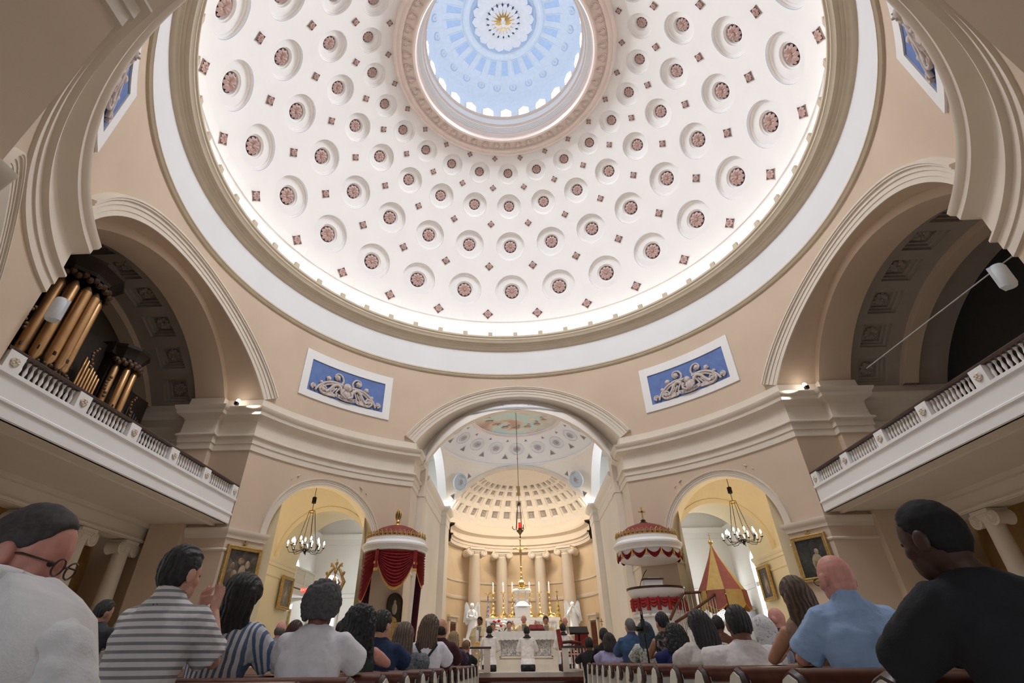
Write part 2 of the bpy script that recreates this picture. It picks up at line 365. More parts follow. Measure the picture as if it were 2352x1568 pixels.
for ri, (ph, r, p0, p1) in enumerate(ROWS):
    me = MB().lathe([(q, -z) for q, z in coffer_prof(r)], 40).mesh('coffer', M_WHITE, 30)
    bg = MB().lathe([(r*.44, 0), (r*.40, .012), (.001, .012)], 24).mesh('ground', M_ROSEBG, 30)
    fl = flower(10, r*.395, r*.16)
    fm = fl.mesh('rosette', M_ROSE, 50)
    for k in range(24):
        P = Vector(sph(15*k, ph)); n = (Vector((0, 0, DC))-P).normalized()
        c = inst('coffer', me, dome, frame(P, n, (0, 0, 1)))
        g = inst('rosette_ground', bg, c, Matrix.Translation((0, 0, -.295))); inst('rosette', fm, c, Matrix.Translation((0, 0, -.285)) @ Matrix.Rotation(random.random()*6, 4, 'Z'))
def lozenge(s):
    b = MB(); pts = []
    for q in range(4):
        a = PI/2*q
        for j in range(6):
            t = j/6; x, y = (1-t)*math.cos(a)+t*math.cos(a+PI/2), (1-t)*math.sin(a)+t*math.sin(a+PI/2); f = 1-.10*math.sin(PI*t); pts.append((x*f*s, y*f*s))
    n = len(pts)
    rows = [[(x, y, -.02) for x, y in pts], [(x, y, .022) for x, y in pts], [(x*.9, y*.9, .022) for x, y in pts], [(x*.86, y*.86, -.0) for x, y in pts]]
    b.grid(rows, True); b.cur = 1; b.add([(x*.87, y*.87, .002) for x, y in pts], [tuple(range(n))]); return b
for ph, s in ((15.75, .29), (30.3, .24), (42.8, .20), (53.2, .175), (61.3, .15)):
    me = lozenge(s).mesh('lozenge', [mat('lozenge_frame', (.27, .18, .17), .8), M_ROSEBG], 30); fm = flower(8, s*.62, s*.3).mesh('leaf_flower', M_ROSE, 50)
    for k in range(24):
        P = Vector(sph(15*k+7.5, ph)); n = (Vector((0, 0, DC))-P).normalized()
        c = inst('lozenge', me, dome, frame(P+n*.02, n, (0, 0, 1))); inst('leaf_flower', fm, c)

# oculus ring with leaf ornaments
ocu = struct(MB().lathe([(5.0, 23.36), (4.93, 23.16), (4.88, 23.08), (4.80, 23.04), (4.74, 23.10), (4.68, 23.10), (4.62, 23.06), (4.57, 23.10), (4.55, 23.22), (4.14, 23.26), (4.12, 23.16), (4.06, 23.10), (3.98, 23.12), (3.93, 23.20), (3.90, 23.40), (3.887, 23.56), (3.93, 23.60)], 120).build('trim_3', M_PINK), 'pink moulded ring round the oculus')
def anthemion():
    b = MB()
    for s in (-1, 1):
        b.tube([(0, -.18, 0), (s*.10, -.19, .03), (s*.185, -.13, .03), (s*.19, -.02, .03), (s*.12, .03, .03), (s*.08, -.03, .02)], [.012, .02, .022, .02, .016, .01], 6)
        for q in range(3):
            a = R_(18+26*q)*s; b.tube([(0, -.12, .02), (math.sin(a)*.12, -.10+math.cos(a)*.14, .045), (math.sin(a)*.17, -.10+math.cos(a)*.25, .02)], [.012, .026, .008], 6)
    b.tube([(0, -.14, .02), (0, .08, .05), (0, .2, .02)], [.015, .03, .008], 6); return b
am = anthemion().mesh('leaf_ornament', M_PINK, 60)
for i in range(48):
    P = Vector(pol(4.345, 7.5*i, 23.235)); inst('leaf_ornament', am, ocu, frame(P, (0, 0, -1), Vector((math.cos(R_(7.5*i)), -math.sin(R_(7.5*i)), 0))))

# lantern above the oculus
lant = struct(MB().lathe([(3.93, 23.58), (3.86, 23.62), (3.86, 23.66), (3.82, 23.68), (3.82, 23.73), (3.78, 23.75), (3.78, 23.80), (3.74, 23.82), (3.72, 23.90)], 96).build('wall_lantern', M_COOL), 'white stepped mouldings inside the lantern')
struct(MB().lathe([(3.72, 23.90), (3.69, 23.93), (3.70, 23.97), (3.66, 24.0), (3.68, 24.04)], 96).build('trim_4', M_PINK))
struct(MB().lathe([(3.68, 24.04), (3.68, 24.42), (3.64, 24.44)], 96).build('wall_lantern', M_COOL))
struct(MB().lathe([(3.64, 24.44), (3.60, 24.46), (3.60, 24.50), (3.575, 24.52), (3.575, 24.58), (3.66, 24.60)], 96).build('trim_5', M_PINK))
cup = struct(MB().lathe([(3.66, 24.58), (3.66, 26.2), (3.62, 26.45), (3.52, 26.62), (3.394, 26.76), (3.22, 26.87), (3.06, 26.95), (2.70, 27.06), (2.3, 27.13), (1.95, 27.17), (0.01, 27.2)], 96).build('ceiling', M_SKY), 'pale blue cupola of the lantern')
wv = [(-.25, 0), (.25, 0), (.25, .42), (0, .62), (-.25, .42)]
wm = MB().add([(x, 0, z) for x, z in wv]+[(x, .04, z) for x, z in wv], [(0, 1, 2, 3, 4), (9, 8, 7, 6, 5)]+[(i, (i+1) % 5, 5+(i+1) % 5, 5+i) for i in range(5)]).mesh('window_pane', M_LANTW, 0)
wf = MB().tube([(-.27, 0, 0), (-.27, 0, .44), (0, 0, .66), (.27, 0, .44), (.27, 0, 0)], .03, 4).tube([(0, 0, 0), (0, 0, .62)], .015, 4).mesh('window_frame', M_COOL, 0)
for i in range(24):
    w = struct(inst('window_%d' % (i+1), wm, None, Matrix.Translation(pol(3.62, 15*i, 24.61)) @ Matrix.Rotation(-R_(15*i)+PI, 4, 'Z')), 'lit pointed window of the lantern'); inst('window_frame', wf, w)
# cupola ornaments: 24 rosettes, 24 sunk panels, centre rose, gold glory, dove
rm = flower(10, .17, .06).mesh('rosette', M_SKY, 50); rd = MB().lathe([(.20, -.01), (.20, .02), (.175, .02), (.17, .005), (.001, .005)], 20).mesh('rosette_ring', M_SKYD, 30)
pv = []
for j in range(9):
    t = j/8; y = -.5+t; wd = (.155+.085*t)*(1 if t < .9 else .8); pv.append((wd, y*1.0))
pl = [(x, y) for x, y in pv]+[(-x, y) for x, y in reversed(pv)]
pm = MB(); n_ = len(pl); pm.grid([[(x, y, -.02) for x, y in pl], [(x, y, .03) for x, y in pl], [(x*.85, y*.94, .03) for x, y in pl], [(x*.8, y*.92, .0) for x, y in pl]], True); pm.cur = 1; pm.add([(x*.82, y*.93, .004) for x, y in pl], [tuple(range(n_))])
pmm = pm.mesh('sunk_panel', [M_SKY, M_SKYD], 30)
for i in range(24):
    a = 15*i+7.5; P = Vector(pol(3.33, a, 26.80)); rad = Vector(pol(1, a, 0)); q = inst('rosette_ring', rd, cup, frame(P, -rad*.65-Vector((0, 0, .76)), (0, 0, 1))); inst('rosette', rm, q)
    a = 15*i; P = Vector(pol(2.56, a, 27.075)); rad = Vector(pol(1, a, 0)); up_ = -rad*.17-Vector((0, 0, 1))
    M = frame(P, up_, rad); M = M @ Matrix.Rotation(-PI/2, 4, 'Z'); inst('sunk_panel', pmm, cup, M)
inst('ring_moulding', MB().lathe([(1.98, 27.2), (1.98, 27.10), (1.88, 27.05), (1.80, 27.09), (1.72, 27.06), (1.66, 27.10), (1.60, 27.2)], 72).mesh('ring_moulding', M_SKY), cup)
inst('rose_ground', MB().lathe([(1.62, 27.15), (.01, 27.16)], 48).mesh('rose_ground', M_SKYD), cup)
M_ROSEW = mat('rose_white', (.80, .82, .88), .7, var=.03)
pf = MB()
for k in range(18):
    a = 2*PI*k/18; ca, sa = math.cos(a), math.sin(a); pts = [(.62, 0, .04), (.85, .15, .10), (1.15, .24, .12), (1.40, .22, .08), (1.53, 0, .05), (1.40, -.22, .08), (1.15, -.24, .12), (.85, -.15, .10), (1.15, 0, .16)]
    pf.add([(x*ca-y*sa, x*sa+y*ca, z) for x, y, z in pts], [(i, (i+1) % 8, 8) for i in range(8)])
rose = inst('centre_rose', pf.mesh('centre_rose', M_ROSEW, 50), cup, Matrix.Translation((0, 0, 27.14)) @ Matrix.Rotation(PI, 4, 'X'))
inst('rose_leaves', flower(18, .8, .14, .5).mesh('rose_leaves', M_ROSEW, 50), rose, Matrix.Translation((0, 0, .1)))
inst('rose_slots', (lambda b: [b.box((.93*math.cos(2*PI*(k+.5)/18), .93*math.sin(2*PI*(k+.5)/18), .06), (.22, .03, .03), 2*PI*(k+.5)/18) for k in range(18)] and b)(MB()).mesh('rose_slots', mat('slot_blue', (.03, .05, .18), .8)), rose)
gl = MB().lathe([(.50, .17), (.44, .20), (.10, .22), (.001, .23)], 48)
for k in range(36): a = 2*PI*k/36; gl.box((.48*math.cos(a), .48*math.sin(a), .20), (.16, .02, .02), a)
glory = inst('gold_glory', gl.mesh('gold_glory', M_GOLD, 40), rose)
dv = MB().ball((0, -.02, .30), (.07, .16, .06), 10, 6); dv.ball((0, .16, .31), (.045, .06, .05), 8, 6)
for s in (-1, 1): dv.tube([(0, 0, .30), (s*.16, .07, .33), (s*.30, .06, .32), (s*.42, -.06, .30)], [.05, .07, .06, .015], 8, sq=((0, 0, 1), .35))
dv.tube([(0, -.14, .30), (0, -.32, .29)], [.04, .10], 8, sq=((0, 0, 1), .25))
dove = dv.build('dove_figure', M_MARBLE); dove.matrix_world = Matrix.Translation((0, 0, 26.98)) @ Matrix.Rotation(PI, 4, 'Y') ; tag(dove, 'white carved dove hovering on the gold glory at the top of the lantern', 'dove')

# ------------------------------------------------------------ saints' relief panels on the pendentive walls
def relief(k, eagle, txt, label):
    axis = 90*k+45; t = thing('relief_panel', label, 'relief', pol(RW, axis, 10.0), -R_(axis))
    def P(s, z, d=0.0):      # s along the wall (m, + to the right seen from inside), z above 10.0, d proud of the wall -> local coords
        a = s/RW*(1 if True else 1); r = RW-d; x, y = r*math.sin(a), r*math.cos(a)-RW; return (x, y, z)
    def strip(s0, s1, z0, z1, d0, d1, mm, name, par):
        b = MB(); n = 14
        for (ss, dd) in ((None, None),):
            top = [[P(s0+(s1-s0)*i/n, z1, d) for d in (d0, d1)] for i in range(n+1)]; bot = [[P(s0+(s1-s0)*i/n, z0, d) for d in (d0, d1)] for i in range(n+1)]
            b.grid(top); b.grid(bot); b.grid([[P(s0+(s1-s0)*i/n, z, d1) for z in (z0, z1)] for i in range(n+1)])
            for s in (s0, s1): b.add([P(s, z0, d0), P(s, z1, d0), P(s, z1, d1), P(s, z0, d1)], [(0, 1, 2, 3)])
        return b
    fb = MB()
    for a in ((-2.14, 2.14, 0.0, .29), (-2.14, 2.14, 1.71, 2.10), (-2.14, -1.80, .29, 1.71), (1.80, 2.14, .29, 1.71)):
        q = strip(*a, -.01, .05, None, '', None); fb.add(q.v, q.f)
    fb.build('frame', M_WHITE, t, 30); strip(-1.82, 1.82, .27, 1.73, -.01, .012, None, '', None).build('ground', M_BLUE, t, 30)
    b = MB()
    def curve(pts, rad, d=.06, n=8):
        # smooth the polyline
        P2 = []
        for i in range(len(pts)-1):
            p0 = pts[max(i-1, 0)]; p1 = pts[i]; p2 = pts[i+1]; p3 = pts[min(i+2, len(pts)-1)]
            for j in range(4):
                u = j/4; P2.append(tuple(.5*((2*p1[m])+(-p0[m]+p2[m])*u+(2*p0[m]-5*p1[m]+4*p2[m]-p3[m])*u*u+(-p0[m]+3*p1[m]-3*p2[m]+p3[m])*u**3) for m in (0, 1)))
        P2.append(pts[-1]); rr = [rad*(1-.35*i/len(P2)) for i in range(len(P2))]
        b.tube([P(s, z, d) for s, z in P2], rr, n)
    def leaf(s, z, r):
        b.ball(P(s, z, .07), (r, r*.8, r), 8, 6)
        for q in range(5): a = 2*PI*q/5+s; b.ball(P(s+math.cos(a)*r*.75, z+math.sin(a)*r*.75, .07), r*.42, 6, 4)
    for s in (-1, 1):
        curve([(s*1.55, .42), (s*1.66, .52), (s*1.58, .64), (s*1.46, .60), (s*1.47, .50)], .045); leaf(s*1.54, .54, .07)
        curve([(s*.22, .98), (s*.55, 1.02), (s*.95, .92), (s*1.28, .66), (s*1.44, .40)], .07, .07); curve([(s*.25, .90), (s*.6, .92), (s*.95, .80), (s*1.25, .52)], .05, .07)
        curve([(s*.9, .40), (s*1.12, .38), (s*1.26, .52), (s*1.16, .70), (s*.98, .66), (s*.97, .54)], .055, .07); leaf(s*1.08, .54, .09)
        curve([(s*.30, 1.0), (s*.22, 1.2), (s*.34, 1.42), (s*.55, 1.44), (s*.64, 1.28), (s*.54, 1.16)], .05, .08); leaf(s*.5, 1.27, .12)
        leaf(s*.92, 1.10, .11); leaf(s*1.22, .82, .08); leaf(s*.72, .98, .07)
        curve([(s*.18, .62), (s*.40, .92), (s*.62, .86), (s*.80, .62), (s*.98, .46)], .085, .09)      # wing
        for q in range(4): curve([(s*(.36+.12*q), .82-.04*q), (s*(.52+.14*q), .52)], .045, .10, 6)
        curve([(s*.17, .78), (s*.26, .58), (s*.06, .44)], .075, .14)                                    # folded arm or claw
    if eagle:
        b.ball(P(.0, .86, .13), (.15, .13, .17), 10, 8); b.tube([P(-.08, .92, .2), P(-.22, .90, .22), P(-.27, .84, .2)], [.07, .05, .012], 8); b.ball(P(.05, .62, .10), (.2, .14, .26), 10, 8); b.ball(P(-.07, .95, .23), .025, 6, 4)
    else:
        b.ball(P(0, .88, .15), (.13, .13, .17), 12, 8)
        for q in range(11): a = R_(-20+22*q); b.ball(P(math.cos(a)*.15, .93+math.sin(a)*.15, .12), .06, 6, 5)
        b.ball(P(0, .86, .285), (.028, .04, .035), 6, 4)
        for s in (-1, 1): b.ball(P(s*.055, .92, .265), .02, 6, 4)
        b.ball(P(0, .78, .26), (.045, .02, .014), 6, 4); b.ball(P(0, .62, .10), (.2, .12, .2), 10, 8)
    for s0 in (-.75, .75):   # books and tablets at the foot
        b.box(P(s0, .44, .07), (.24, .10, .2), .2*s0); b.box(P(s0*1.25, .38, .06), (.28, .08, .10), -.3*s0)
    b.build('carving', M_RELIEF, t, 50)
    rb = MB(); rows = []
    for i in range(17):
        u = -1+2*i/16; s = u*.52; z = .40+.10*u*u*(1 if True else 0)-.02; rows.append([P(s, z-.075, .14), P(s, z+.075, .16)])
    rb.grid(rows); rb.grid([[(x, y-.0, z), (x*1.0, y+.03, z)] for (x, y, z), _ in rows])
    for s in (-1, 1): rb.add([P(s*.50, .36, .11), P(s*.66, .33, .10), P(s*.62, .42, .10), P(s*.68, .50, .10), P(s*.50, .50, .12)], [(0, 1, 2, 3, 4)])
    ban = rb.build('banner', M_RELIEF, t, 40)
    tm = text_mesh(txt, .135, .004)
    for v in tm.vertices:
        s, z = v.co.x, v.co.y; u = s/.52; q = P(s, .375+.10*u*u+z, .158+v.co.z); v.co = q
    tm.materials.append(mat('carved_letter', (.13, .10, .09), .8)); inst('lettering', tm, ban)
    return t
relief(3, False, 'S. MATTHAEUS', 'framed blue relief left of the chancel arch with a curly-haired winged figure')
relief(0, True, 'S. JOHANNES', 'framed blue relief right of the chancel arch with an eagle')
relief(2, False, 'S. MARCUS', 'framed blue relief at the upper left edge, half hidden by the cornice')
relief(1, False, 'S. LUCAS', 'framed blue relief at the upper right edge, half hidden by the cornice')
# ------------------------------------------------------------ floors
fl = MB().box((0, -11.0, -.1), (34, 30.4, .2)); struct(fl.build('floor', M_FLOOR, smooth=0), 'pale marble floor of the nave and rotunda')
struct(MB().box((0, 14.2, .36), (30, 19.8, .76)).build('floor', M_FLOOR, smooth=0), 'raised pale marble floor of the sanctuary')
M_CARPET = mat('dark_red_carpet', (.085, .022, .012), .9, var=.2, scale=20)
struct(MB().box((0, 4.02, .60), (6.6, .5, .08)).box((0, 3.74, .26), (6.6, .4, .52)).build('trim_step', M_CARPET, smooth=0), 'dark carpeted step in front of the sanctuary')
struct(MB().box((0, 3.35, .22), (6.6, .45, .44)).box((0, 2.95, .11), (6.6, .45, .22)).build('trim_step', M_FLOOR, smooth=0), 'marble steps up to the sanctuary')

# ------------------------------------------------------------ nave behind the camera
nv = MB(); nv.box((-9.2, -19.5, 6.5), (.3, 12.5, 13)); nv.box((9.2, -19.5, 6.5), (.3, 12.5, 13)); nv.box((0, -25.9, 6.5), (18.6, .3, 13)); nv.box((0, -19.8, 13.1), (18.6, 12.6, .3))
nv.box((-7.0, -13.9, 6.5), (4.7, .3, 13)); nv.box((7.0, -13.9, 6.5), (4.7, .3, 13)); nv.box((0, -13.9, 12.45), (9.4, .3, 1.2))
struct(nv.build('wall_west', M_WALL, smooth=0), 'nave walls west of the rotunda')

# west aisle bays behind the western diagonal arches, with their lit windows
for s in (-1, 1):
    b = MB(); q = lambda x, y, z: (x*s, y, z)
    for P in ([(12.6, -14, 0), (12.6, -4.9, 0), (12.6, -4.9, 8.4), (12.6, -14, 8.4)], [(4.7, -14, 0), (12.6, -14, 0), (12.6, -14, 8.4), (4.7, -14, 8.4)], [(9.4, -4.9, 0), (12.6, -4.9, 0), (12.6, -4.9, 8.4), (9.4, -4.9, 8.4)]): b.add([q(*p) for p in P], [(0, 1, 2, 3)])
    rows = []
    for i in range(25):
        x, y = pol(1, 90+AJ+(90-2*AJ)*i/24); f = min(12.6/abs(x), 14/abs(y)); rows.append([q(x*10.52, y*10.52, 8.4), q(x*f, y*f, 8.4)])
    b.grid(rows); struct(b.build('wall_west_aisle', M_CHAPW, smooth=0), 'white walls of the west aisle bay')
    for y in (-8.0, -11.2):
        w = struct(MB().box((s*12.55, y, 3.4), (.04, 1.5, 4.6)).build('window_%d' % (29+int(y < -9)+2*(s > 0)), M_GLASSLIT, smooth=0), 'tall lit window of the west aisle'); MB().box((s*12.5, y-.8, 3.4), (.12, .14, 4.8)).box((s*12.5, y+.8, 3.4), (.12, .14, 4.8)).box((s*12.5, y, 5.75), (.12, 1.7, .14)).box((s*12.5, y, 3.4), (.06, .05, 4.6)).build('window_frame', M_WHITE, w, 0)
# ------------------------------------------------------------ transepts with galleries
bal_prof = [(.0, 0), (.034, 0), (.034, .03), (.020, .045), (.032, .10), (.036, .14), (.022, .21), (.017, .25), (.026, .275), (.026, .30), (.034, .305), (.034, .33), (.0, .33)]
bal_me = MB().lathe(bal_prof, 8).mesh('baluster', M_WHITE, 50)
def squares(b, x0, x1, n, half, zs, crown, cell, dep, m_in, names, parent, axis=1, skip=()):
    pass
for s in (-1, 1):
    SD = 'south' if s > 0 else 'north'; side = 'right' if s > 0 else 'left'
    def mx(p): return (p[0]*s,)+tuple(p[1:])
    def ring(half0, z0, c0, X0, half1, z1, c1, X1, n=40, legs=True):
        rows = []
        for i in range(n+3):
            if i == 0: t, leg = -1, True
            elif i == n+2: t, leg = 1, True
            else: t, leg = -1+2*(i-1)/n, False
            a = (X0, half0*t, 0.0 if leg else seg(half0*t, half0, z0, c0)); c = (X1, half1*t, 0.0 if leg else seg(half1*t, half1, z1, c1))
            if leg and not legs: continue
            rows.append([mx(a), mx(c)])
        return rows
    # inner rib order
    b = MB(); b.grid(ring(HALF, ZS, CROWN, 10.8, 4.35, ZS, 11.5, 10.8)); b.grid(ring(4.35, ZS, 11.5, 10.8, 4.35, ZS, 11.5, 11.9)); b.grid(ring(4.35, ZS, 11.5, 11.9, 4.9, ZS, 11.75, 11.9))
    b.grid(ring(4.9, 9.1, 11.75, 13.9, 4.6, 9.1, 11.5, 13.9, legs=False)); b.grid(ring(4.6, 9.1, 11.5, 13.9, 4.6, 9.1, 11.5, 14.4, legs=False)); b.grid(ring(4.6, 9.1, 11.5, 14.4, 4.9, 9.1, 11.75, 14.4, legs=False))
    struct(b.build('trim_rib', M_WALL), 'plain inner rib of the %s transept arch' % side)
    pth = [(10.8, HALF), (10.8, 4.35), (11.9, 4.35), (11.9, 4.9), (15.6, 4.9)]
    b = MB()
    for sg in (-1, 1): b.sweep([mx((x, y*sg)) for x, y in pth], ENT, (-1 if s*sg > 0 else 1))
    struct(b.build('trim_entablature', M_TRIM), 'entablature along the %s transept walls' % side)
    # vault with sunk square coffers
    N = 9; hh, zz, cc = 4.9, 9.1, 11.75; rise = cc-zz; Rr = (hh*hh+rise*rise)/(2*rise); zc = cc-Rr; T0 = math.asin(hh/Rr)
    def vp(X, th, d=0.0): return mx((X, (Rr+d)*math.sin(th), zc+(Rr+d)*math.cos(th)))
    b = MB(); xs = [11.9, 12.42, 13.38, 13.9]; dt = 2*T0/N
    for i in range(N):
        t0 = -T0+dt*i; tt = [t0, t0+dt*.16, t0+dt*.5, t0+dt*.84, t0+dt]
        for ix in range(3):
            for it in range(4):
                if ix == 1 and it in (1, 2): continue
                b.add([vp(xs[ix], tt[it]), vp(xs[ix+1], tt[it]), vp(xs[ix+1], tt[it+1]), vp(xs[ix], tt[it+1])], [(0, 1, 2, 3)])
    for i in range(36): t0, t1 = -T0+2*T0*i/36, -T0+2*T0*(i+1)/36; b.add([vp(13.9, t0), vp(15.6, t0), vp(15.6, t1), vp(13.9, t1)], [(0, 1, 2, 3)])
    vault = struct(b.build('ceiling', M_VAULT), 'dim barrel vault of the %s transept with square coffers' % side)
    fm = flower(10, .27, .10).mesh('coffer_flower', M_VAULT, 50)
    for i in range(N):
        tm_ = -T0+dt*(i+.5); ht = dt*.34; cb = MB()
        st = [(1.0, .48, 0), (.98, .47, .10), (.82, .39, .10), (.80, .38, .18), (.64, .30, .18), (.62, .29, .26)]
        rows = [[vp(12.9+sx*w, tm_+sy*ht*q, d) for sx, sy in ((-1, -1), (1, -1), (1, 1), (-1, 1))] for q, w, d in st]
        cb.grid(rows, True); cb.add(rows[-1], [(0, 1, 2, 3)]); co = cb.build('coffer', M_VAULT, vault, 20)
        P = Vector(vp(12.9, tm_, .24)); n = -Vector((0, P.y, P.z-zc)).normalized(); o = inst('coffer_flower', fm, co, frame(P, n))
    # end wall, side walls
    b = MB(); b.add([mx((15.6, -5, 0)), mx((15.6, 5, 0)), mx((15.6, 5, 12)), mx((15.6, -5, 12))], [(0, 1, 2, 3)])
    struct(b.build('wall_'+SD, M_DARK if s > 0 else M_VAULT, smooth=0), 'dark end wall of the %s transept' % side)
    b = MB()
    for sg in (-1, 1): b.add([mx((11.9, 4.9*sg, 0)), mx((15.6, 4.9*sg, 0)), mx((15.6, 4.9*sg, 9.2)), mx((11.9, 4.9*sg, 9.2))], [(0, 1, 2, 3)])
    struct(b.build('wall_%s_flank' % SD, M_WALL, smooth=0))
    # gallery: slab, fascia, rail with balusters, beam, columns
    g = thing('gallery', 'white %s transept gallery with balustrade and dark handrail' % side, 'gallery', (s*9.5, 0, 4.75))
    gm = lambda p: (p[0]*s, p[1], p[2])
    MB().box(gm((3.05, 0, .125)), (6.1, 9.15, .25)).build('floor_slab', M_TRIM, g, 0)
    prof = [(.06, 0), (.0, 0), (-.03, .02), (-.03, .24), (-.07, .27), (-.07, .31), (-.03, .34), (-.03, .70), (-.08, .73), (-.08, .80), (.12, .80), (.12, .0)]
    fa = MB(); fa.grid([[gm((d, y, z)) for d, z in prof] for y in (-4.58, 4.58)]); fa.build('fascia', M_WHITE, g, 20)
    MB().grid([[gm((d, y, z)) for d, z in ((-.07, 1.15), (-.07, 1.20), (-.04, 1.235), (.10, 1.235), (.13, 1.20), (.13, 1.15), (-.07, 1.15))] for y in (-4.58, 4.58)]).build('handrail', M_WOODD, g, 30)
    MB().box(gm((2.85, 0, -.27)), (.55, 9.1, .55)).box(gm((2.85, 0, -.5)), (.7, 9.1, .06)).box(gm((2.5, 0, -.06)), (.16, 9.1, .12)).box(gm((.45, 0, -.03)), (.12, 9.1, .06)).build('beam', M_TRIM, g, 0)
    PY = [-4.35, -2.57, -.85, .85, 2.57, 4.35]
    for y in PY:
        pd = MB().box(gm((.03, y, .98)), (.22, .36, .36)).build('pedestal', M_WHITE, g, 0)
        inst('pedestal_relief', flower(6, .10, .05).mesh('pedestal_relief', M_TRIM, 50), pd, frame(gm((-.08, y, .97)), (-s, 0, 0)))
    for i in range(5):
        for j in range(11):
            y = PY[i]+.18+.062+(PY[i+1]-PY[i]-.36-.124)*j/10
            inst('baluster', bal_me, g, Matrix.Translation(gm((.03, y, .81))))
def ionic(t, h, r, m, face=0.0, cap=True, vol=1.0):
    """column of height h standing at the local origin of t"""
    bs = MB().box((0, 0, .05), (r*2.7, r*2.7, .10)).lathe([(r*1.32, .10), (r*1.36, .15), (r*1.30, .20), (r*1.12, .23), (r*1.22, .28), (r*1.18, .33), (r, .36)], 28); bs.build('base', m, t, 40)
    MB().lathe([(r, .34), (r, h*.33), (r*.96, h*.6), (r*.86, h-.42*vol), (r*.90, h-.40*vol), (r*.90, h-.36*vol), (r*.86, h-.34*vol)], 28).build('shaft', m, t, 40)
    c = MB().lathe([(r*.86, h-.36*vol), (r*1.0, h-.26*vol), (r*1.08, h-.20*vol)], 24); c.box((0, 0, h-.06*vol), (r*2.5, r*2.3, .10*vol), face)
    c.box((0, 0, h-.15*vol), (r*2.4, r*2.0, .10*vol), face); cp = c.build('capital', m, t, 30)
    ca, sa = math.cos(face), math.sin(face)
    for sx in (-1, 1):
        v = MB(); w = 1.22*r*sx; R0 = .20*vol
        rows = []
        for y in (-1.02*r, -.9*r, -.3*r, .3*r, .9*r, 1.02*r):
            q = R0*(.82 if abs(y) < .5*r else (1 if abs(y) < r else .8)); rows.append([(w+q*math.cos(2*PI*j/16), y, h-.26*vol+q*math.sin(2*PI*j/16)) for j in range(16)])
        v.grid(rows, True)
        for r_ in (rows[0], rows[-1]): v.add(r_, [tuple(range(16))])
        for y in (-1.04*r, 1.04*r):   # spiral fillet
            v.tube([(w+R0*(.85-.6*i/20)*math.cos(.5+i*.55), y, h-.26*vol+R0*(.85-.6*i/20)*math.sin(.5+i*.55)) for i in range(20)], .016*vol, 4)
        v.v = [(x*ca-y*sa, x*sa+y*ca, z) for x, y, z in v.v]; v.build('volute', m, cp, 40)
NTH = ['nearest the sanctuary', 'second from the sanctuary', 'third from the sanctuary', 'fourth from the sanctuary']
for s in (-1, 1):
    for i, y in enumerate((4.1, 2.25, .4, -1.45)):
        t = thing('ionic_column', 'cream Ionic column under the %s gallery, %s' % ('right' if s > 0 else 'left', NTH[i]), 'column', (s*12.35, y, 0), 0, 'columns under the galleries')
        ionic(t, 4.2, .24, M_TRIM, PI/2, vol=.95)
    b = MB().add([(s*13.9, -4.9, 0), (s*13.9, 4.9, 0), (s*13.9, 4.9, 4.8), (s*13.9, -4.9, 4.8)], [(0, 1, 2, 3)]); struct(b.build('wall_under_gallery', mat('lamplit_plaster', (.46, .28, .11), .85, var=.05), smooth=0), 'wall behind the columns under the gallery, dim warm lamplight painted into its colour')  # wall plaster darkened and tinted orange: warm lamplight put into the colour
dr = MB().box((0, 0, 1.0), (.06, .8, 2.0)).box((.03, 0, 1.5), (.03, .5, .7)).box((.03, 0, .55), (.03, .5, .7)); o = dr.build('door_1', M_WOODD, smooth=0, loc=(-13.83, 3.4, 0)); struct(o, 'dark door under the left gallery')
dr2 = MB().box((0, -.47, 1.05), (.10, .12, 2.1)).box((0, .47, 1.05), (.10, .12, 2.1)).box((0, 0, 2.15), (.10, 1.06, .14)); dr2.build('door_frame', M_TRIM, o, 0)

# ------------------------------------------------------------ chancel: bay with saucer dome, pendentives, apse
CY, CH = 14.5, 4.3
SC_, SRr = 6.46, 6.31
prof = [(4.33, 11.02), (4.22, 11.05), (4.20, 11.12), (4.26, 11.17)]
for r in (4.25, 3.9, 3.6, 3.3, 3.0, 2.7, 2.45): prof.append((r, SC_+math.sqrt(SRr*SRr-r*r)))
cb = struct(MB().lathe(prof, 72, (0, CY, 0)).build('ceiling', M_COOL), 'white saucer dome over the chancel with rosettes and a painted medallion')
inst('ring_moulding', MB().lathe([(2.52, 12.24), (2.47, 12.20), (2.40, 12.22), (2.34, 12.20), (2.30, 12.28)], 72, (0, CY, 0)).mesh('ring_moulding', M_PINK), cb)
M_FRESCO = blotch('fresco', [(.50, .33, .26), (.66, .50, .40), (.60, .64, .58), (.50, .66, .62), (.72, .62, .50)], .55, .8, 1.2)
pt = struct(MB().lathe([(2.33, SC_+math.sqrt(SRr*SRr-2.33**2)), (1.8, 12.52), (1.2, 12.66), (.6, 12.74), (.01, 12.77)], 48, (0, CY, 0)).build('trim_fresco', M_FRESCO), 'painted cloud medallion in the chancel dome')
cfig = MB()
for k in range(16):
    a = 2*PI*k/16; cfig.ball((1.75*math.sin(a), CY+1.75*math.cos(a), 12.50), (.22, .14, .05), 8, 5); cfig.ball((1.55*math.sin(a+.1), CY+1.55*math.cos(a+.1), 12.55), (.10, .10, .04), 6, 4)
inst('cloud_figures', cfig.mesh('cloud_figures', blotch('fresco_figures', [(.34, .20, .16), (.52, .36, .28), (.62, .48, .40)], 3.0), 50), pt)
cm = MB().lathe([(.46, .0), (.45, .05), (.40, .06), (.385, .0), (.30, -.02), (.27, .04), (.22, .05), (.20, .0), (.01, .0)], 28).mesh('medallion', mat('grey_white', (.66, .66, .69), .8, var=.03), 30)
fm = flower(12, .19, .08).mesh('rosette', mat('grey_rose', (.50, .46, .47), .8), 50)
tri = MB(); tp = [(0, .2), (-.17, -.12), (.17, -.12)]
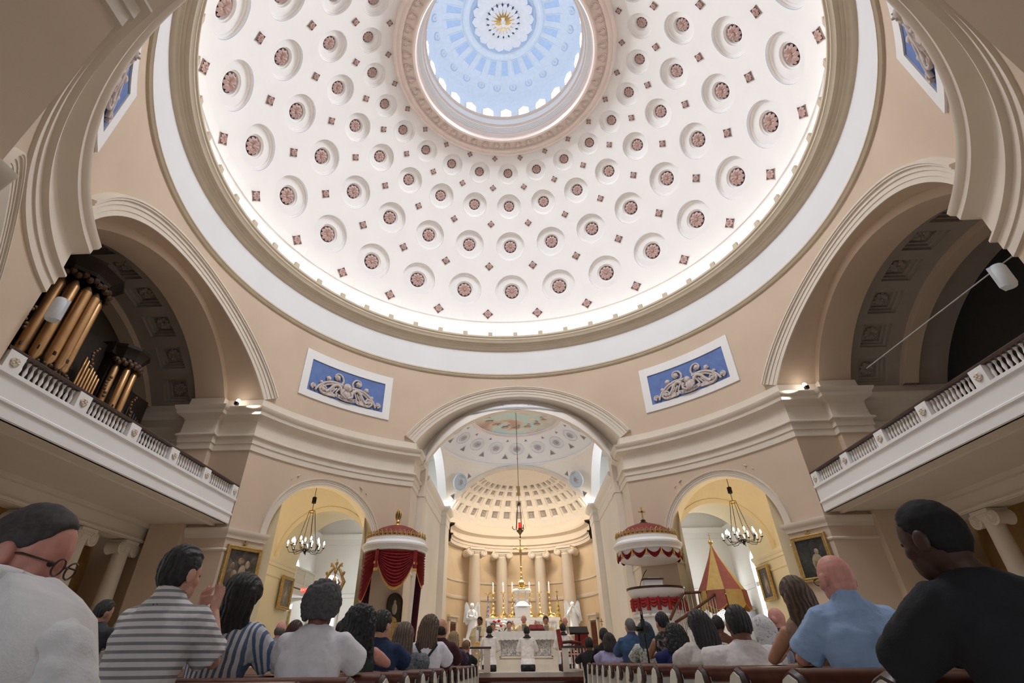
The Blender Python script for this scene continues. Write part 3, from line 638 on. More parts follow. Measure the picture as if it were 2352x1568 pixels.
tri.grid([[(x, y, -.01) for x, y in tp], [(x, y, .03) for x, y in tp], [(x*.8, y*.8, .03) for x, y in tp]], True); tri.cur = 1; tri.add([(x*.82, y*.82, .01) for x, y in tp], [(0, 1, 2)]); trm = tri.mesh('triangle_ornament', [mat('grey_rose', (.5, .46, .47)), mat('grey_shade', (.26, .23, .24), .8)], 0)
for k in range(16):
    for r, da, sc, kind in ((3.36, 0, 1, 'm'), (3.85, 11.25, 1.1, 't'), (2.82, 11.25, .6, 't')):
        a = 22.5*k+da; z = SC_+math.sqrt(SRr*SRr-r*r); P = Vector((r*math.sin(R_(a)), CY+r*math.cos(R_(a)), z)); n = (Vector((0, CY, SC_))-P).normalized()
        M = frame(P, n, (math.cos(R_(a)), -math.sin(R_(a)), 0)) @ Matrix.Scale(sc, 4)
        if kind == 'm': q = inst('medallion', cm, cb, M); inst('rosette', fm, q)
        else: inst('triangle_ornament', trm, cb, M)
# pendentives
b = MB(); rows = []
for i in range(97):
    a = 2*PI*i/96; dx, dy = math.sin(a), math.cos(a); q = CH/max(abs(dx), abs(dy)); sx, sy = dx*q, dy*q; t = sx if abs(sy) > abs(sx) else sy
    zs_ = seg(t, CH, 8.35, 10.98); row = []
    for j in range(9):
        u = j/8; r0_ = math.hypot(sx, sy); r = r0_+(4.27-r0_)*u; z = zs_+(11.06-zs_)*(math.sin(u*PI/2) if r0_ > 4.8 else u)*1.0
        row.append((dx*r, CY+dy*r, z))
    rows.append(row)
struct(b.grid(rows).build('ceiling', mat('pendentive_white', (.78, .72, .66), .85, var=.02)), 'cream pendentives of the chancel dome')
md = MB().lathe([(.50, -.0), (.49, .05), (.43, .06), (.41, .02), (.25, .02), (.22, .05), (.01, .05)], 32).mesh('medallion', mat('blue_grey', (.55, .62, .70), .8, var=.04), 30)
for sx in (-1, 1):
    P = Vector((sx*3.45, CY+3.35, 9.85)); n = Vector((-sx, -1.0, -.45)).normalized(); M = frame(P, n, (0, 0, 1)); q = inst('medallion', md, cb, M); inst('rosette', fm, q, Matrix.Translation((0, 0, .04)))
    for dx, dz, rot in ((-.62, .55, .5), (.66, .30, -.6), (-.55, -.75, 2.6)):
        inst('triangle_ornament', trm, cb, frame(P+Vector((dx*.8*-sx if False else sx*-dx*.8, -abs(dx)*.0-(.18 if dx > 0 else -.30), dz)), n, (0, 0, 1)) @ Matrix.Rotation(-PI/2+rot*sx, 4, 'Z'))
# chancel walls: side walls with lunette recesses for assumed windows, pilasters, entablature
for s in (-1, 1):
    b = MB(); X = s*4.45
    b.add([(X, 11.4, 0), (X, 18.8, 0), (X, 18.8, 8.2), (X, 11.4, 8.2)], [(0, 1, 2, 3)])
    b.add([(X, 11.4, 8.2), (X, 18.8, 8.2), (s*7.0, 18.8, 8.2), (s*7.0, 11.4, 8.2)], [(0, 1, 2, 3)])
    for y in (11.45, 18.8): b.add([(X, y, 8.2), (s*7, y, 8.2), (s*7, y, 11.6), (X, y, 11.6)], [(0, 1, 2, 3)])
    b.add([(X, 10.4, 11.5), (X, 18.8, 11.5), (s*7.0, 18.8, 11.5), (s*7.0, 10.4, 11.5)], [(0, 1, 2, 3)])
    b.add([(s*7.0, 10.4, 8.2), (s*7.0, 18.8, 8.2), (s*7.0, 18.8, 11.6), (s*7.0, 10.4, 11.6)], [(0, 1, 2, 3)])
    struct(b.build('wall_chancel', M_CHAPW, smooth=0), 'white chancel wall on the %s with a recess for an assumed window' % ('right' if s > 0 else 'left'))
    e = MB(); pth = [(X, 11.5), (X, 17.3), (s*4.15, 17.3), (s*4.15, 18.75), (s*4.6, 18.75)]
    e.sweep(pth, [(-.02, 7.35), (.05, 7.37), (.05, 7.72), (.10, 7.76), (.05, 7.80), (.05, 8.0), (.14, 8.06), (.22, 8.12), (.26, 8.22), (.26, 8.30), (-.02, 8.36)], s)
    struct(e.build('trim_entablature', M_CHAPW), 'entablature of the chancel')
    p = MB().box((s*4.35, 18.03, 3.7), (.44, 1.45, 7.4)); p.box((s*4.33, 18.02, .9), (.56, 1.6, .3)); struct(p.build('trim_pilaster', M_CHAPW, smooth=0), 'chancel pilaster')
    # lunette arch band above
    rows = [[(s*CH, CY+CH*t, seg(CH*t, CH, 8.35, 10.98)), (s*(CH+.5), CY+CH*t, seg(CH*t, CH, 8.35, 10.98))] for t in [-1+2*i/32 for i in range(33)]]
    struct(MB().grid(rows).build('trim_arch', M_WHITE))
# chancel arch second order seen behind the great arch
rows = []; rows2 = []
for i in range(41):
    u = -1+2*i/40; z = seg(4.6*u, 4.6, ZS, CROWN); z2 = seg(4.3*u, 4.3, 9.05, 11.45); rows.append([(4.6*u, 10.95, z), (4.3*u, 10.95, z2), (4.3*u, 11.6, z2)])
struct(MB().grid(rows).build('trim_arch', M_TRIM), 'inner order of the chancel arch')
for s in (-1, 1):
    b = MB().box((s*4.5, 11.25, 4.5), (.4, .62, 9.1)); struct(b.build('trim_pier', M_TRIM, smooth=0))
    e = MB().sweep([(s*4.9, 10.93), (s*4.28, 10.93), (s*4.28, 11.6), (s*4.9, 11.6)], ENT, -s); struct(e.build('trim_entablature', M_TRIM))
# apse wall, half dome
AY, AR = 18.9, 4.25
b = MB(); b.lathe([(AR, 0), (AR, 8.4)], 64, (0, AY, 0), -90, 90); struct(b.build('wall_apse', M_APSE), 'curved apse wall behind the high altar')
b = MB(); b.lathe([(AR, 6.75), (4.02, 6.78), (4.02, 6.95), (3.98, 6.97), (3.98, 7.12), (3.88, 7.16), (3.88, 7.22), (4.05, 7.26), (4.05, 7.55), (3.95, 7.62), (3.82, 7.68), (3.80, 7.80), (4.12, 7.84), (4.14, 8.1), (4.2, 8.3), (4.25, 8.36)], 64, (0, AY, 0), -90, 90)
struct(b.build('trim_entablature', M_TRIM), 'curved entablature above the apse columns')
b = MB().lathe([(AR, 4.0), (4.20, 4.02), (4.18, 4.10), (4.20, 4.18), (AR, 4.2)], 64, (0, AY, 0), -90, 90).lathe([(AR, 4.9), (4.20, 4.92), (4.20, 5.0), (AR, 5.02)], 64, (0, AY, 0), -90, 90); struct(b.build('trim_string_course', M_TRIM), 'moulding round the apse wall')
HC, HR = 6.08, 4.82
def hs(a, ph, r=HR): return (r*math.cos(R_(ph))*math.sin(R_(a)), AY+r*math.cos(R_(ph))*math.cos(R_(a)), HC+r*math.sin(R_(ph)))
NA = 15; PHB = [28.1, 31.5, 41.3, 51.0, 58.8, 65.2, 75, 90]
b = MB(); holes = []
for i in range(NA):
    a0 = -90+180*i/NA; a1 = a0+180/NA
    for j in range(len(PHB)-1):
        p0, p1 = PHB[j], PHB[j+1]
        if 1 <= j <= 4:
            w = 180/NA*.18; q0 = p0+(p1-p0)*.14; q1 = p1-(p1-p0)*.12; A_ = [a0, a0+w, a1-w, a1]; P_ = [p0, q0, q1, p1]
            for ia in range(3):
                for ip in range(3):
                    if ia == 1 and ip == 1: continue
                    b.add([hs(A_[ia], P_[ip]), hs(A_[ia+1], P_[ip]), hs(A_[ia+1], P_[ip+1]), hs(A_[ia], P_[ip+1])], [(0, 1, 2, 3)])
            holes.append((a0+w, a1-w, q0, q1))
        else:
            for q in range(3): x0, x1 = a0+(a1-a0)*q/3, a0+(a1-a0)*(q+1)/3; b.add([hs(x0, p0), hs(x1, p0), hs(x1, p1), hs(x0, p1)], [(0, 1, 2, 3)])
hd = struct(b.build('ceiling', mat('apse_white', (.80, .74, .66), .85, var=.02), smooth=50), 'coffered half dome of the apse')
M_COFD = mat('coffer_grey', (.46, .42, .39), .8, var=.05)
for a0, a1, q0, q1 in holes:
    cb_ = MB(); am, qm = (a0+a1)/2, (q0+q1)/2
    rows = [[hs(am+sx*(a1-a0)/2*f, qm+sy*(q1-q0)/2*f, HR+d) for sx, sy in ((-1, -1), (1, -1), (1, 1), (-1, 1))] for f, d in ((1, 0), (.97, .08), (.74, .09), (.71, .17))]
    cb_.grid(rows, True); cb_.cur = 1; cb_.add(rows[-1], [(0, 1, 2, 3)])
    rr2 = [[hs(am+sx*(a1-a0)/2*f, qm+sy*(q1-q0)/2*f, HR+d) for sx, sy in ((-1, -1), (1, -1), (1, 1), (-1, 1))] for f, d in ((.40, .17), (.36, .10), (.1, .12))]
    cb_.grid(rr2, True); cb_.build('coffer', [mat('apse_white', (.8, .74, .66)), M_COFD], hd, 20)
# wall round the apse mouth
b = MB(); rows = []
for i in range(41): u = -1+2*i/40; rows.append([(4.3*u, 18.84, seg(4.3*u, 4.3, 8.35, 10.9)), (4.3*u, 18.84, 11.7)])
b.grid(rows)
for s in (-1, 1): b.add([(s*4.2, 18.84, 0), (s*7.1, 18.84, 0), (s*7.1, 18.84, 11.7), (s*4.2, 18.84, 11.7)], [(0, 1, 2, 3)])
struct(b.build('wall_apse_mouth', M_CHAPW, smooth=0), 'wall round the mouth of the apse')
# arch band of the apse mouth
rows = []
for i in range(41):
    u = -1+2*i/40; z = seg(4.25*u, 4.25, 8.35, 10.86); z2 = seg(4.5*u, 4.5, 8.4, 11.05); rows.append([(4.25*u, 18.95, z), (4.25*u, 18.66, z), (4.5*u, 18.66, z2), (4.5*u, 18.8, z2)])
struct(MB().grid(rows).build('trim_arch', M_TRIM), 'band round the mouth of the apse')
for i, a in enumerate((-51.5, -19.5, 19.5, 51.5)):
    x, y = 3.55*math.sin(R_(a)), AY+3.55*math.cos(R_(a))
    t = thing('apse_column', 'tall cream Ionic column of the apse, %s' % ['leftmost', 'second from left', 'second from right', 'rightmost'][i], 'column', (x, y, .74), 0, 'columns of the apse')
    ionic(t, 6.02, .37, M_TRIM, -R_(a)*.55, vol=1.15)
for s in (-1, 1):   # doors beside the altar in the apse wall
    a = s*71; x, y = 4.18*math.sin(R_(a)), AY+4.18*math.cos(R_(a)); d = MB().box((0, 0, 1.0), (.75, .10, 2.0)).box((0, -.06, 1.45), (.5, .03, .7)).box((0, -.06, .5), (.5, .03, .6)).build('door_%d' % (2 if s < 0 else 3), M_WOODR, None, 0, (x, y, .74), -R_(a)); struct(d, 'dark wooden apse door on the %s' % ('right' if s > 0 else 'left'))
    MB().box((-.46, -.02, 1.1), (.14, .16, 2.2)).box((.46, -.02, 1.1), (.14, .16, 2.2)).box((0, -.02, 2.2), (1.06, .16, .22)).box((0, -.06, 2.36), (1.2, .24, .10)).build('door_frame', M_TRIM, d, 0)
# uplights on the ledge of the apse mouth
for s in (-1, 1):
    t = thing('apse_uplight', 'glowing white box uplight at the %s foot of the apse arch' % ('right' if s > 0 else 'left'), 'light', (s*4.32, 18.35, 8.36))
    MB().box((0, 0, .03), (.34, .3, .06)).build('housing', M_CHAPW, t, 0); MB().box((0, 0, .20), (.22, .2, .28)).build('lamp', mat('uplight_lit', (1, 1, 1), .5, var=0, emit=(1, .92, .80), estr=4), t, 0)
    point('apse_uplight_lamp', (s*3.95, 18.7, 8.75), 32, NEUT, .12)

# ------------------------------------------------------------ aisle chapels behind the diagonal arches
for s in (-1, 1):
    side = 'right' if s > 0 else 'left'; c = 8.25; h = 2.05
    def m3(x, y, z): return (x*s, y, z)
    b = MB(); rows = []
    for i in range(25):
        row = []
        for j in range(25):
            x, y = -h+2*h*i/24, -h+2*h*j/24; row.append(m3(c+x, c+y, 4.62+math.sqrt(max(0, 2.905**2-x*x-y*y))))
        rows.append(row)
    for i in range(24):
        for j in range(24):
            q = [rows[i][j], rows[i+1][j], rows[i+1][j+1], rows[i][j+1]]
            if min(math.hypot(p[0], p[1]) for p in q) > 10.42: b.add(q, [(0, 1, 2, 3)])
    struct(b.build('ceiling', M_CHAPEL), 'cream domical vault of the %s aisle chapel' % side)
    b = MB(); b.add([m3(c+h, 6.0, 0), m3(c+h, 12.7, 0), m3(c+h, 12.7, 7.2), m3(c+h, 6.0, 7.2)], [(0, 1, 2, 3)])
    b.add([m3(8.6, c-h, 0), m3(c+h, c-h, 0), m3(c+h, c-h, 7.2), m3(8.6, c-h, 7.2)], [(0, 1, 2, 3)])
    b.add([m3(c-h, 8.6, 0), m3(c-h, 12.7, 0), m3(c-h, 12.7, 7.2), m3(c-h, 8.6, 7.2)], [(0, 1, 2, 3)])
    rows = [[m3(c+h*math.cos(t), 10.3, 4.62+h*math.sin(t)), m3(c+h*math.cos(t), 12.7, 4.62+h*math.sin(t))] for t in [PI*i/32 for i in range(33)]]; b.grid(rows)
    struct(b.build('wall_chapel', M_CHAPEL), 'warm cream walls and inner arch of the %s aisle chapel' % side)
    rows = [[m3(c+(h+q)*math.cos(t), 10.3-d, 4.62+(h+q)*math.sin(t)) for q, d in ((0, 0), (0, .05), (-.18, .05), (-.18, 0))] for t in [PI*i/32 for i in range(33)]]
    struct(MB().grid(rows).build('trim_arch', M_CHAPEL), 'rib of the %s chapel arch' % side)
    e = MB()
    for pth in ([(c+h, 6.2), (c+h, 12.65)], [(c-h, 9.0), (c-h, 12.65)]): e.sweep([(x*s, y) for x, y in pth], IMP, (1 if pth[0][0] > c else -1)*s); e.sweep([(x*s, y) for x, y in pth], FRZ, (1 if pth[0][0] > c else -1)*s)
    struct(e.build('trim_impost', M_CHAPEL))
    # the aisle beyond
    b = MB(); x0, x1, y0, y1, zt = 5.4, 11.6, 12.7, 18.6, 8.2
    hole = (14.7, 16.1, .9, 5.2)
    b.add([m3(x0, y0, 0), m3(x0, y1, 0), m3(x0, y1, zt), m3(x0, y0, zt)], [(0, 1, 2, 3)]); b.add([m3(x0, y1, 0), m3(x1, y1, 0), m3(x1, y1, zt), m3(x0, y1, zt)], [(0, 1, 2, 3)])
    b.add([m3(x1, y0, 0), m3(x1, y1, 0), m3(x1, y1, zt), m3(x1, y0, zt)], [(0, 1, 2, 3)]); b.add([m3(x0, y0, zt), m3(x1, y0, zt), m3(x1, y1, zt), m3(x0, y1, zt)], [(0, 1, 2, 3)])
    for xa, xb in ((x0, c-h), (c+h, x1)): b.add([m3(xa, y0, 0), m3(xb, y0, 0), m3(xb, y0, zt), m3(xa, y0, zt)], [(0, 1, 2, 3)])
    b.add([m3(c-h, y0, 6.7), m3(c+h, y0, 6.7), m3(c+h, y0, zt), m3(c-h, y0, zt)], [(0, 1, 2, 3)])
    struct(b.build('wall_aisle', M_CHAPW, smooth=0), 'white aisle walls beyond the %s chapel' % side)
    pr = [(-.02, 6.6), (.05, 6.62), (.05, 6.9), (.14, 7.0), (.18, 7.16), (-.02, 7.2)]; pth = [(x0*s, y0), (x0*s, y1), (x1*s, y1), (x1*s, y0)]
    struct(MB().sweep(pth, pr, -s if True else s).sweep(pth, [(-.02, 3.9), (.06, 3.92), (.08, 4.1), (-.02, 4.14)], -s).build('trim_cornice', M_CHAPW), 'cornice of the aisle beyond the %s chapel' % side)
    # arched windows: outer wall and end wall
    def win(name, w, h0, h1, M, lab):
        pts = [(-w, h0), (w, h0), (w, h1)]+[(w*math.cos(t), h1+w*math.sin(t)) for t in [PI*i/14 for i in range(1, 14)]]+[(-w, h1)]
        n = len(pts); o = MB().add([(x, .0, z) for x, z in pts]+[(x, .05, z) for x, z in pts], [tuple(range(n)), tuple(range(2*n-1, n-1, -1))]+[(i, (i+1) % n, n+(i+1) % n, n+i) for i in range(n)]).build(name, M_GLASSLIT, smooth=0); o.matrix_world = M; struct(o, lab)
        f = MB(); f.tube([(x*1.07, -.02, z) for x, z in pts]+[(pts[0][0]*1.07, -.02, pts[0][1])], .09, 6)
        for z in [h0+(h1-h0)*i/4 for i in range(1, 5)]: f.box((0, -.02, z), (2*w, .04, .03))
        f.box((0, -.02, (h0+h1+w)/2), (.03, .04, h1+w-h0)); f.build('window_frame', M_WHITE, o, 40)
    n0 = 25 if s < 0 else 27
    win('window_%d' % n0, .62, 1.0, 4.9, Matrix.Translation(m3(x1-.04, 15.4, 0)) @ Matrix.Rotation(-s*PI/2, 4, 'Z'), 'tall arched window in the %s aisle' % side)
    win('window_%d' % (n0+1), .5, 2.6, 4.6, Matrix.Translation(m3(10.55, y1-.06, 0)), 'small arched window at the end of the %s aisle' % side)
    area('aisle_daylight_'+side, m3(x1-.3, 15.4, 3.4), m3(5, 14.0, 3.0), 1.4, 4.5, 150, DAY)
# ------------------------------------------------------------ furnishings
def swag(b, p0, p1, s0, s1, m=7, n=14, out=(0, 0), bulge=.05, h=0.0):
    """festoon between p0 and p1: top edge sags s0, lower edge s1"""
    p0, p1 = Vector(p0), Vector(p1); o = Vector((out[0], out[1], 0)); rows = []
    for i in range(n+1):
        t = i/n; q = p0.lerp(p1, t); sh = (4*t*(1-t)); row = []
        for j in range(2*m+1):
            u = j/(2*m); row.append(tuple(q+Vector((0, 0, -(s0+(s1-s0)*u)*sh-h*u*(1-sh)*.6))+o*(bulge*(1 if j % 2 else .45)*(.35+.65*sh))))
        rows.append(row)
    b.grid(rows); return rows
# --- organ in the left gallery
og = thing('pipe_organ', 'dark carved pipe organ with gilded pipes in the left gallery', 'organ', (-12.3, 0, 5.0))
MB().box((-.9, 0, 1.2), (1.4, 7.6, 2.4)).box((-.2, 0, 2.2), (.5, 7.2, .16)).box((-.9, 0, .1), (1.7, 7.8, .2)).build('lower_case', M_ORGANW, og, 0)
def tower(y, w, z0, z1, name, pipes, rad, zt):
    bw = MB(); bw.box((-.8, y, (z0+z1)/2), (.8, w*1.0, z1-z0)); bw.lathe([(w*.46, z0-.5), (w*.5, z0-.3), (w*.5, z0-.1), (w*.47, z0)], 16, (-.45, y, 0))
    t = bw.build('case_tower', M_ORGANW, og, 30)
    MB().lathe([(w*.50, z1-.05), (w*.52, z1+.05), (w*.62, z1+.22), (w*.66, z1+.26), (w*.66, z1+.36), (.02, z1+.5)], 10, (-.45, y, 0)).box((-.8, y, z1+.2), (.9, w*1.3, .4)).build('tower_cornice', M_ORGANW, t, 20)
    cv = MB(); cw = MB()
    for q in range(16):
        a = R_(20+140*q/15); cv.ball((-.45+w*.50*math.sin(a), y-w*.50*math.cos(a), z1-.16-.08*(q % 2)), .10, 6, 5); cw.ball((-.45+w*.52*math.sin(a), y-w*.52*math.cos(a), z0+.03), .06, 6, 4)
    cw.build('carving', mat('carved_oak', (.07, .035, .016), .5, var=.3, scale=20), t, 50); cv.build('carving', mat('carved_oak', (.07, .035, .016), .5, var=.3, scale=20), t, 50)
    for q in range(pipes):
        a = R_(24+132*q/(pipes-1)); x, yy = -.45+w*.40*math.sin(a), y-w*.40*math.cos(a)
        p = MB().lathe([(.02, z0), (rad, z0+.28), (rad, zt-.03*abs(q-(pipes-1)/2)), (rad*.9, zt), (rad*.4, zt+.16)], 14, (x, yy, 0)); pp = p.build('pipe', M_PIPE, og, 40)
        MB().box((x+rad*.92*math.sin(a), yy-rad*.92*math.cos(a), z0+.40), (.03, rad*.9, .10), -a+PI/2).build('pipe_mouth', M_ORGANW, pp, 0)
tower(-1.25, 1.75, 2.3, 5.25, 'main', 6, .14, 4.75)
tower(1.55, 1.05, 2.1, 4.15, 'right', 4, .105, 3.75)
tower(-3.3, 1.05, 2.1, 4.15, 'left', 4, .105, 3.75)
fl_ = MB()
for y0, n, z1 in ((.12, 7, 3.5), (-2.62, 5, 3.5), (2.35, 9, 3.0)):
    for q in range(n):
        y = y0+.115*q; rr = .04; MB().lathe([(.01, 2.2), (rr, 2.35), (rr, z1-.06*q if y0 > 0 else z1-.06*(n-q)), (rr*.4, z1+.04-.06*q if y0 > 0 else z1+.04-.06*(n-q))], 10, (-.32, y, 0)).build('pipe', M_PIPE if y0 < 2 else M_ORGANW, og, 40)
for y_, w_, z_, h_ in ((.45, .95, 3.3, 2.2), (-2.5, .8, 3.3, 2.2), (2.7, 1.5, 2.9, 1.4)): MB().box((-.9, y_, z_), (.6, w_, h_)).build('flat_case', M_ORGANW, og, 0)
for y, z in ((-2.2, 3.4), (.1, 3.5), (.95, 3.0), (2.2, 2.9)):
    gv = MB()
    for q in range(7): gv.ball((-.1+.02*(q % 2), y+.07*math.cos(q*.9), z-.3+.1*q), .05, 6, 4)
    gv.build('gilt_carving', mat('dull_gilt', (.16, .10, .05), .5, .4, var=.3, scale=20), og, 50)

# --- loudspeakers on the west piers, rod in the right transept
for s in (-1, 1):
    t = thing('loudspeaker', 'white loudspeaker fixed to the pier edge at the far %s' % ('right' if s > 0 else 'left'), 'speaker', (s*9.13, -4.42, 6.62), s*.5)
    MB().lathe([(.01, -.26), (.10, -.25), (.13, -.18), (.13, .18), (.10, .25), (.01, .26)], 16, (0, 0, .25)).box((0, .06, .25), (.22, .12, .46)).build('cabinet', mat('speaker_white', (.62, .66, .72), .5), t, 40)
    MB().box((s*.16, 0, .25), (.16, .06, .08)).build('bracket', M_IRON, t, 0)
rd_ = MB().tube([(11.6, 3.0, 8.9), (12.6, -3.2, 9.3)], .018, 8).build('screen_rod', mat('rod_grey', (.4, .38, .36), .5)); tag(rd_, 'long thin pale rod hanging across the dark right transept', 'rod')

# --- chandeliers
def chandelier(loc, label):
    t = thing('chandelier', label, 'chandelier', loc, 0, 'chandeliers in the aisle chapels')
    MB().lathe([(.0, -.16), (.03, -.12), (.05, -.07), (.12, -.02), (.14, .03), (.08, .07), (.05, .16), (.03, .2), (.0, .2)], 16).build('hub', M_IRON, t, 40)
    cup_ = MB().lathe([(.0, 0), (.03, .01), (.055, .03), (.05, .04), (.02, .04)], 10).mesh('drip_cup', M_IRON, 40); cnd = MB().lathe([(.018, .03), (.018, .13), (.0, .13)], 8).mesh('candle', M_CHAPW, 40); blb = MB().lathe([(.0, .13), (.022, .15), (.03, .19), (.02, .24), (.0, .28)], 10).mesh('bulb', M_BULB, 40)
    for k in range(16):
        a = 22.5*k+5; lo = k % 2; r = .66 if lo else .48; zt = .05 if lo else .14
        arm = MB().tube([pol(.08, a, .02), pol(r*.5, a, -.10+.06*(1-lo)), pol(r*.85, a, -.10+.08*(1-lo)), pol(r, a, zt)], .011, 6).build('arm', M_IRON, t, 40)
        for me, nm in ((cup_, 'drip_cup'), (cnd, 'candle'), (blb, 'bulb')): inst(nm, me, arm, Matrix.Translation(pol(r, a, zt)))
    ring_ = MB().lathe([(.10, 1.36), (.13, 1.38), (.13, 1.42), (.10, 1.44), (.10, 1.36)], 16).build('crown_ring', M_GILT, t, 30)
    for k in range(8): a = 45*k; MB().tube([pol(.12, a, 1.38), pol(.30, a, .5), pol(.44, a, .05)], .008, 5).build('chain', M_IRON, t, 30)
    MB().tube([(0, 0, 1.4), (0, 0, 1.72)], .012, 6).tube([(0, 0, 1.95), (0, 0, 7.45-loc[2])], .012, 6).build('rod', M_IRON, t, 30)
    MB().lathe([(.0, 1.68), (.03, 1.70), (.085, 1.73), (.085, 1.95), (.03, 1.98), (.0, 2.0)], 12).build('counterweight', M_IRON, t, 30)
    point('chandelier_light', (loc[0], loc[1], loc[2]+.45), 55, WARM, .45)
chandelier((-8.25, 8.25, 4.58), 'black iron chandelier with lit candle bulbs in the left chapel arch')
chandelier((8.25, 8.25, 4.62), 'black iron chandelier with lit candle bulbs in the right chapel arch')

# --- sanctuary lamp
sl = thing('sanctuary_lamp', 'bronze hanging sanctuary lamp with red glass on a long wire before the apse', 'lamp', (.0, 14.5, 6.0))
M_BRONZE = mat('bronze', (.16, .11, .06), .4, .7, var=.2, scale=20)
MB().tube([(0, 0, 1.75), (0, 0, 6.72)], .016, 6).build('wire', M_BRONZE, sl, 30); MB().box((0, 0, 2.35), (.14, .14, .42)).lathe([(.0, 4.0), (.04, 4.02), (.04, 4.08), (.0, 4.1)], 8).build('counterweight', M_GILT, sl, 30)
MB().lathe([(.0, -.02), (.03, .02), (.04, .1), (.02, .16), (.05, .22), (.13, .32), (.18, .36), (.16, .40), (.08, .44), (.10, .50)], 16).build('bowl', M_BRONZE, sl, 40)
MB().lathe([(.0, .5), (.07, .50), (.085, .75), (.08, .76), (.0, .74)], 14).build('red_glass', mat('red_glass_lit', (.5, .01, .01), .2, var=0, emit=(1, .02, .01), estr=1.6), sl, 40)
MB().lathe([(.02, 1.78), (.08, 1.72), (.10, 1.64), (.02, 1.6)], 12).build('crown', M_BRONZE, sl, 40)
for k in range(3):
    a = 120*k+30; MB().tube([pol(.08, a, 1.66), pol(.14, a, 1.0), pol(.19, a, .42), pol(.30, a, .44), pol(.38, a, .52), pol(.36, a, .60)], .022, 6).build('chain_arm', M_BRONZE, sl, 40)
    MB().tube([pol(.1, a+60, 1.6), pol(.24, a+60, .9), pol(.30, a+60, .45)], .007, 4).build('chain', M_BRONZE, sl, 40)

# --- canopies: bishop's throne on the left, pulpit on the right
def canopy(t, R0, z, col, cross):
    MB().lathe([(.02, z-.02), (R0*.93, z-.02), (R0*.93, z+.06), (R0*.97, z+.10), (R0, z+.16), (R0*1.0, z+.22), (R0*.95, z+.27), (R0*.90, z+.32), (R0*.89, z+.44), (.02, z+.46)], 56).build('cornice', M_WHITE, t, 30)
    MB().lathe([(R0*.87, z+.42), (R0*.84, z+.52), (R0*.72, z+.68), (R0*.52, z+.84), (R0*.30, z+.94), (.08, z+.98), (.001, z+.98)], 48).build('dome', col, t, 40)
    cb = MB(); n = 40
    for k in range(n):
        a = 360*k/n; cb.tube([pol(R0*.89, a-3, z+.44), pol(R0*.885, a-3, z+.58), pol(R0*.88, a, z+.65), pol(R0*.885, a+3, z+.58), pol(R0*.89, a+3, z+.44)], .016, 4); cb.ball(pol(R0*.89, a, z+.54), .035, 6, 4)
    cb.lathe([(R0*.885, z+.43), (R0*.90, z+.45), (R0*.885, z+.47)], 48); cb.build('gilt_cresting', M_GILT, t, 40)
    if cross:
        MB().lathe([(.16, z+.96), (.15, z+1.02), (.08, z+1.05), (.10, z+1.1), (.05, z+1.14), (.0, z+1.15)], 14).build('finial_base', M_WOODD, t, 40)
        MB().box((0, 0, z+1.36), (.055, .04, .46)).box((0, 0, z+1.42), (.26, .04, .055)).build('cross', M_GILT, t, 0)
    else:
        MB().lathe([(.15, z+.96), (.13, z+1.0), (.07, z+1.06), (.10, z+1.12), (.07, z+1.15), (.06, z+1.2)], 14).build('finial_base', M_GOLD, t, 40)
        fk = MB()
        for k in range(8): a = 45*k; fk.tube([pol(.05, a, z+1.18), pol(.10, a, z+1.28), pol(.11, a, z+1.40), pol(.07, a, z+1.52), pol(.01, a, z+1.60)], .022, 6)
        fk.build('finial', M_GOLD, t, 40); MB().lathe([(.05, z+1.18), (.09, z+1.32), (.08, z+1.44), (.01, z+1.56)], 10).build('finial_core', M_IRON, t, 40)
M_FRINGE = mat('gold_fringe', (.55, .30, .07), .6, .2, var=.3, scale=30)
M_MAROON = mat('maroon_dome', (.20, .035, .03), .55, var=.12, scale=4)
M_CURT = mat('dark_curtain', (.075, .012, .022), .85, var=.2, scale=6)
bt = thing('throne_canopy', 'domed red canopy with velvet swags over the throne left of the altar', 'canopy', (-4.72, 8.05, 0))
canopy(bt, 1.23, 4.36, M_MAROON, False)
pts_ = [-160, -112, -52, 8, 60]        # azimuths of the gathering points round the rim (180 = towards the nave)
gz = 4.34
for i, (a0, a1) in enumerate(((-95, -160), (-160, -232), (-232, -300))):
    b = MB(); n, m = 18, 11; rows = []; fr = []
    big = (1.0, .95, .8)[i]
    for q in range(n+1):
        t = q/n; a = a0+(a1-a0)*t; sh = 4*t*(1-t); row = []
        for j in range(2*m+1):
            u = j/(2*m); zz = gz-.02-u*(.28+.95*big*sh*(1 if i == 1 else .9)+(.75*(1-t) if i == 0 else 0)+(.2*t if i == 2 else 0)); rr = 1.10+.05*(1 if j % 2 else -.3)*(.3+.7*sh); row.append(pol(rr, a, zz))
        rows.append(row); fr.append([row[-1], (row[-1][0]*1.01, row[-1][1]*1.01, row[-1][2]-.09)])
    s_ = b.grid(rows).build('swag', M_VELVET, bt, 60); MB().grid(fr).build('fringe', M_FRINGE, s_, 60)
for a in (-160, -232):
    tl = MB(); 
    tl.grid([[pol(1.17+.03*math.sin(x*5), a-4+8*x, z) for x in (0, .25, .5, .75, 1)] for z in (gz, 4.0, 3.72)]); q = tl.build('tail', M_VELVET, bt, 60)
    MB().grid([[pol(1.18+.03*math.sin(x*5), a-4.4+8.8*x, z) for x in (0, .25, .5, .75, 1)] for z in (3.74, 3.64)]).grid([[pol(1.18, a-4.4+8.8*x, z) for x in (0, .5, 1)] for z in (3.95, 3.87)]).build('fringe', M_FRINGE, q, 60)
cu = MB()
